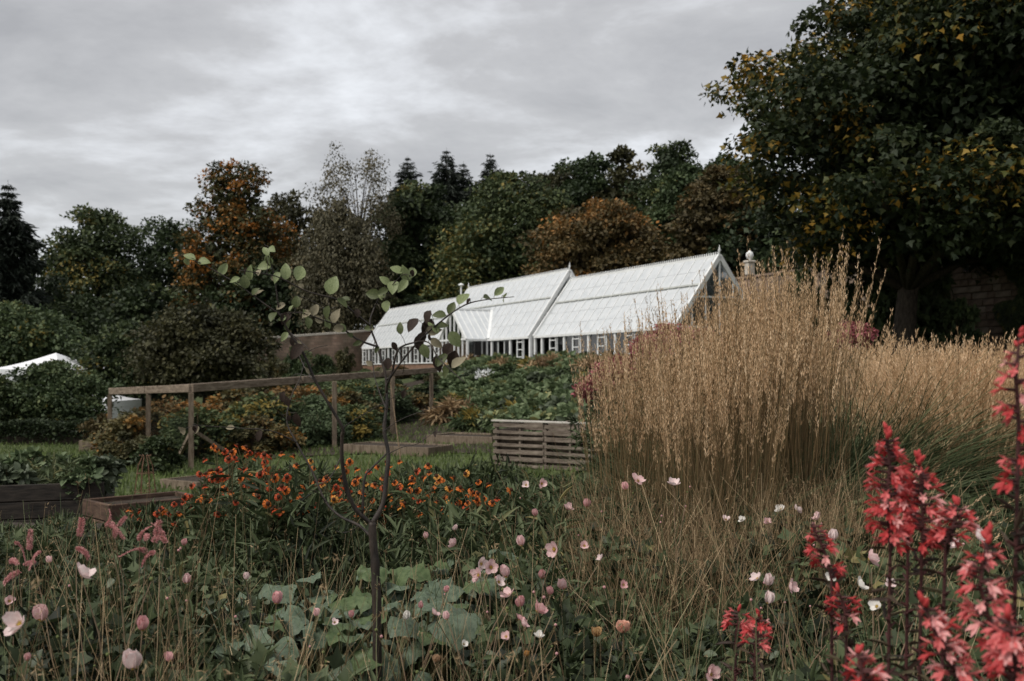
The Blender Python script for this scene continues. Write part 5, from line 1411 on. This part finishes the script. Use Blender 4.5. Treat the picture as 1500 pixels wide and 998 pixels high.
for k in range(0, len(hel), 4):
    grp = hel[k:k + 4]; ngr += 1
    r_ = random.Random(k); Yc = r_.uniform(5.4, 6.6)
    mxp = sum(a for a, _ in grp) / len(grp); bx = (mxp - 750) / F * Yc; g = gz(bx, Yc)
    root = thing('helenium_plant', f'{ORD[ngr - 1]} from the left of the rust-orange daisy plants across the middle border', 'flowers', (bx, Yc, g), 0, 'orange daisy plants')
    st = MB(); lf = FB(); LP, LA = [], []
    for j, (a, b_) in enumerate(grp):
        Y = Yc + r_.uniform(-.25, .25); p = P(a, b_, Y) - root.location
        b0 = Vector((p.x * .4, p.y * .4, -.03)); mid = b0.lerp(p, .6) + Vector((r_.uniform(-.03, .03), 0, 0))
        st.tube([b0, mid, p], [.0045, .0035, .002], 5)
        for q in range(16):
            t = r_.random() ** .8 * .92; LP.append(b0.lerp(mid, t / .6) if t < .6 else mid.lerp(p, (t - .6) / .4)); aa = r_.uniform(0, 6.28)
            LA.append((math.cos(aa), math.sin(aa), r_.uniform(.0, .9)))
        for e_ in range(r_.choice((2, 3, 3, 4))):
            pe = p if e_ == 0 else p + Vector((r_.uniform(-.09, .09), r_.uniform(-.07, .07), r_.uniform(-.07, .04)))
            if e_: st.tube([mid.lerp(p, .6), pe], [.002, .0015], 4)
            f_ = Vector((r_.uniform(-.6, .6), r_.uniform(-1.1, .2), r_.uniform(.2, .9)))
            s_ = r_.uniform(.020, .030)
            M = Matrix.Translation(pe) @ f_.to_track_quat('Z', 'Y').to_matrix().to_4x4() @ Matrix.Scale(s_, 4)
            red = a < 430
            o = link_m('flower', HH[r_.choice((1, 1, 0, 1, 0) if red else (0, 0, 2, 1, 0))], root, M)
            link('disc', DISC, o)
    link('stems', st.mesh('stems', M_STEM), root)
    lf.leaves(T_LANCE, np.array([tuple(q) for q in LP]), np.array(LA), rdirs(len(LP)) + (0, 0, 1.2), .10 + .05 * rng.random(len(LP)), .45 + .2 * rng.normal(size=len(LP)))
    link('leaves', lf.mesh('leaves', M_UNDER), root)

# pink burnet catkins at the left
BURP = foliage('burnet_pink', [(0, (.34, .11, .12)), (.5, (.55, .24, .24)), (1, (.72, .46, .40))])
def catkin(bend, seed, mat=BURP):
    r_ = np.random.default_rng(seed); n_ = 420
    t = r_.random(n_); a = r_.random(n_) * 6.283
    cx = bend * t * t; cz = t * (1 - .45 * bend * t); rad = .10 * np.sin(np.pi * (.12 + .8 * t))
    pos = np.stack((cx + rad * .4 * np.cos(a), rad * .4 * np.sin(a), cz), -1)
    ax = np.stack((np.cos(a), np.sin(a), .3 + .2 * r_.normal(size=n_)), -1)
    fb = FB(); fb.leaves(T_SPK, pos, ax, r_.normal(size=(n_, 3)), .13 + .06 * r_.random(n_), .5 + .22 * r_.normal(size=n_))
    return fb.mesh('catkin', mat)
CAT = [catkin(b_, k) for k, b_ in enumerate((.2, .9, 1.4, .6))]
cats = [(205, 788), (216, 784), (226, 790), (238, 784), (228, 806), (214, 806), (244, 792), (116, 782), (153, 766), (162, 768), (174, 767), (167, 783), (21, 792), (43, 799), (60, 806), (36, 824), (18, 821), (28, 836), (8, 848), (112, 800)]
cats.sort()
for k, (a, b_) in enumerate(cats):
    r_ = random.Random(k + 50); Y = r_.uniform(3.1, 3.8); p = P(a, b_, Y); bx, by = p.x + r_.uniform(-.1, .1), Y + r_.uniform(0, .15); g = gz(bx, by)
    root = thing('burnet_flower', f'{ORD[k]} from the left of the drooping fluffy pink burnet flowers', 'flower', (bx, by, g), 0, 'pink burnet flowers at left')
    top = p - root.location
    flower_stem(root, top, 0, k + 900, .0018, M_TAN if k % 2 else M_STEM, 0)
    link('catkin', CAT[k % 4], root, top - Vector((0, 0, .01)), (r_.uniform(-.4, .4), r_.uniform(.2, 1.4) * r_.choice((-1, 1)), r_.uniform(0, 6)), r_.uniform(.05, .075))

# big grey-green leaves round the young tree
def big_leaf(mat, seed):
    r_ = random.Random(seed); v, f = [], []
    nr, na = 5, 18
    v.append((0, 0, 0))
    for i in range(1, nr + 1):
        for k in range(na):
            a = -math.pi * .5 + (k + .5) * 2 * math.pi / na
            R = i / nr * (.50 + .10 * math.cos(a - math.pi / 2)) * (1 - .30 * math.exp(-((a + math.pi / 2) % 6.283 - 0) ** 2 * 3))
            z = .16 * (i / nr) ** 1.5 * math.sin(a * 3 + seed) * r_.uniform(.5, 1.2) - .14 * (i / nr) ** 2
            v.append((R * math.cos(a), .42 + R * 1.05 * math.sin(a), z + (.07 if k % 2 else -.04) * (i / nr) * r_.uniform(.4, 1.3)))
    v = [(x, y, z) for x, y, z in v]; v[0] = (0, .42, 0)
    for k in range(na): f.append((0, 1 + k, 1 + (k + 1) % na))
    for i in range(nr - 1):
        for k in range(na):
            f.append((1 + i * na + k, 1 + (i + 1) * na + k, 1 + (i + 1) * na + (k + 1) % na, 1 + i * na + (k + 1) % na))
    return MB().add(v, f).mesh('leaf', mat, True)
M_BIG = [petal_mat('grey_green_broad_leaf', (.065, .095, .06), (.15, .19, .125), .15, .5, 6), petal_mat('green_broad_leaf', (.05, .08, .03), (.12, .16, .07), .15, .5, 6)]
BL = [big_leaf(M_BIG[k % 3 == 2], k) for k in range(6)]
bur = [(420, 845, 4.3), (465, 860, 4.0), (505, 830, 4.5), (585, 820, 4.5), (625, 850, 4.2), (660, 815, 4.7), (575, 870, 3.9), (445, 885, 3.8), (700, 800, 4.9)]
for k, (a, b_, Y) in enumerate(sorted(bur)):
    p = P(a, b_, Y); g = gz(p.x, Y); r_ = random.Random(k + 300)
    root = thing('broad_leaved_plant', f'{ORD[k]} from the left of the broad grey-green leaved plants round the young tree', 'plant', (p.x, Y, g), 0, 'broad-leaved plants')
    st = MB()
    for j in range(15):
        a_ = 2.4 * j + r_.random(); rr = .05 + .22 * math.sqrt(j / 15)
        zt = (p.z - g) * r_.uniform(.70, 1.0)
        q = Vector((rr * math.cos(a_), rr * math.sin(a_), zt - .25 * rr))
        st.tube([(0, 0, -.02), (q.x * .5, q.y * .5, zt * .6), q], [.009, .007, .005], 5)
        s_ = r_.uniform(.12, .21)
        M = Matrix.Translation(q) @ Matrix.Rotation(a_ - math.pi / 2, 4, 'Z') @ Matrix.Rotation(r_.uniform(-.75, -.05), 4, 'X') @ Matrix.Rotation(r_.uniform(-.4, .4), 4, 'Y') @ Matrix.Scale(s_, 4)
        link_m('leaf', BL[r_.randrange(6)], root, M)
    link('stalks', st.mesh('stalks', M_STEM), root)

# ------------------------------------------------------------------ mixed undergrowth of the border: nobody could count it
def region(n_, y0, y1, p0, p1, pw=1.0):
    Y = y0 + (y1 - y0) * rng.random(n_) ** pw
    px = p0 + (p1 - p0) * rng.random(n_)
    X = (px - 750) / F * Y
    return X, Y, px
def lump(X, Y):
    return .5 + .5 * np.sin(X * 4.1 + 1.7 * np.sin(Y * 2.3)) * np.cos(Y * 3.3 + 1.2 * np.sin(X * 3.1))
SKX = [-100, 0, 180, 230, 270, 310, 350, 430, 500, 580, 640, 720, 770, 830, 900, 1000, 1200, 1260, 1600]
SKY = [772, 770, 765, 758, 748, 705, 682, 680, 708, 705, 685, 672, 690, 705, 705, 690, 680, 665, 665]
def cap(px, Y, n_):
    """how high the planting grows: low at the left in front of the lawn, higher among the daisies"""
    top = np.interp(px, SKX, SKY) + 26 * rng.random(n_) + 10 * np.sin(px * .05)
    return (HOR - top) / F * Y + EYE
def undergrowth(name, label, mat, tmpl, n_, y0, y1, p0, p1, hmin, hmax, leaf, tint, tv=.34, up=.4, cat='undergrowth', pw=1.0):
    X, Y, px = region(n_, y0, y1, p0, p1, pw)
    h = (hmin + (hmax - hmin) * lump(X, Y)) * (rng.random(n_) ** .5)
    h = np.minimum(h, cap(px, Y, n_) - ground(X, Y) - .05)
    inb = (px > 385) & (px < 700) & (Y < 4.6) & (Y > 3.0)
    h = np.where(inb, h * .55, h)
    ok = (h > .02) & ~(inb & (rng.random(n_) < .6)); X, Y, px, h = X[ok], Y[ok], px[ok], h[ok]; n_ = len(X)
    pos = np.stack((X, Y, ground(X, Y) + .04 + h), -1)
    ax = rdirs(n_) + np.array((0, 0, up))
    tt = tint + tv * rng.normal(size=n_) * .6 + .5 * (lump(X * .8 + 3, Y * .9) - .62)  # broad patches tinted lower to imitate deep shadow in the undergrowth
    fb = FB(); fb.leaves(tmpl, pos, ax, rdirs(n_) * .7 + (0, -.2, 1), leaf * (.6 + .8 * rng.random(n_)), tt)
    return obj_tag(link(name, fb.mesh(name, mat)), label, cat, kind='stuff')
undergrowth('lobed_foliage', 'dense dark lobed leaves carpeting the front of the border', M_UNDER, T_TRI, 34000, 2.2, 7.0, -80, 1580, .22, .58, .062, .42, pw=1.15)
undergrowth('fine_foliage', 'fine dark green leaves filling the border between the flowers', M_UNDER, T_LANCE, 44000, 2.2, 10.5, -80, 1580, .2, .58, .075, .5, up=.9, pw=1.1)
undergrowth('oval_foliage', 'rounded grey-green leaves scattered low in the border', M_GREY, T_OVAL, 10000, 2.2, 5.5, -80, 1580, .22, .54, .05, .35)
undergrowth('back_foliage', 'leafy green growth behind the orange daisies', M_UNDER, T_LANCE, 21000, 5.0, 9.5, 180, 830, .3, .8, .10, .5, up=1.0)
undergrowth('right_foliage', 'green leafy growth under the straw grasses at the right', M_UNDER, T_TRI, 16000, 4.5, 10.5, 850, 1560, .22, .6, .075, .45)
def stalks(name, label, mat, n_, y0, y1, p0, p1, h0, h1, width, lean=.35, segs=3, tint=.5, tv=.25, pw=1.0, cat='stalks'):
    X, Y, px = region(n_, y0, y1, p0, p1, pw)
    p0_ = np.stack((X, Y, ground(X, Y) + .02), -1)
    d0 = rng.normal(size=(n_, 3)) * lean + np.array((0, 0, 1.0)); d0[:, 2] = np.abs(d0[:, 2])
    L = h0 + (h1 - h0) * rng.random(n_)
    L = np.minimum(L, (cap(px, Y, n_) - ground(X, Y)) * 1.08)
    ok = L > .06; X, Y, px, p0_, d0, L = X[ok], Y[ok], px[ok], p0_[ok], d0[ok], L[ok]; n_ = len(X)
    bend = rng.normal(size=(n_, 3)) * .16
    fb = FB(); fb.ribbons(p0_, d0, L, bend, width, np.clip(tint + tv * rng.normal(size=n_), 0, 1), segs, .4)
    t = np.ones(n_)
    tip = rib_points(p0_, d0, L, bend, t)
    sel = rng.random(n_) < .25
    for _ in range(5):
        m_ = int(sel.sum())
        fb.leaves(T_SPK, tip[sel] + rng.normal(size=(m_, 3)) * .006, rdirs(m_), rdirs(m_), .018, tint)
    return obj_tag(link(name, fb.mesh(name, mat)), label, cat, kind='stuff')
stalks('dead_stalks', 'tangle of dry brown stalks below the golden grass stand', M_STRAW, 6500, 4.6, 7.0, 840, 1290, .35, .85, .0042, .42, tint=.32)
stalks('dry_stalks', 'thin straw stalks standing all through the front border', M_STRAW, 1900, 2.2, 6.5, -60, 1560, .40, .82, .0030, .26, tint=.5)
stalks('left_stalks', 'upright tan flower stalks at the left front of the border', M_STRAW, 260, 2.0, 3.8, -60, 430, .45, .85, .0036, .22, tint=.55)
stalks('green_stalks', 'green stems rising through the border leaves', M_GRASSG, 2600, 2.2, 8.5, -60, 1560, .35, .75, .0042, .3, tint=.6)
stalks('green_grass_tufts', 'tufts of green grass blades among the border plants', M_GRASSG, 4200, 4.5, 10.5, -60, 1560, .25, .6, .008, .4, tint=.5)
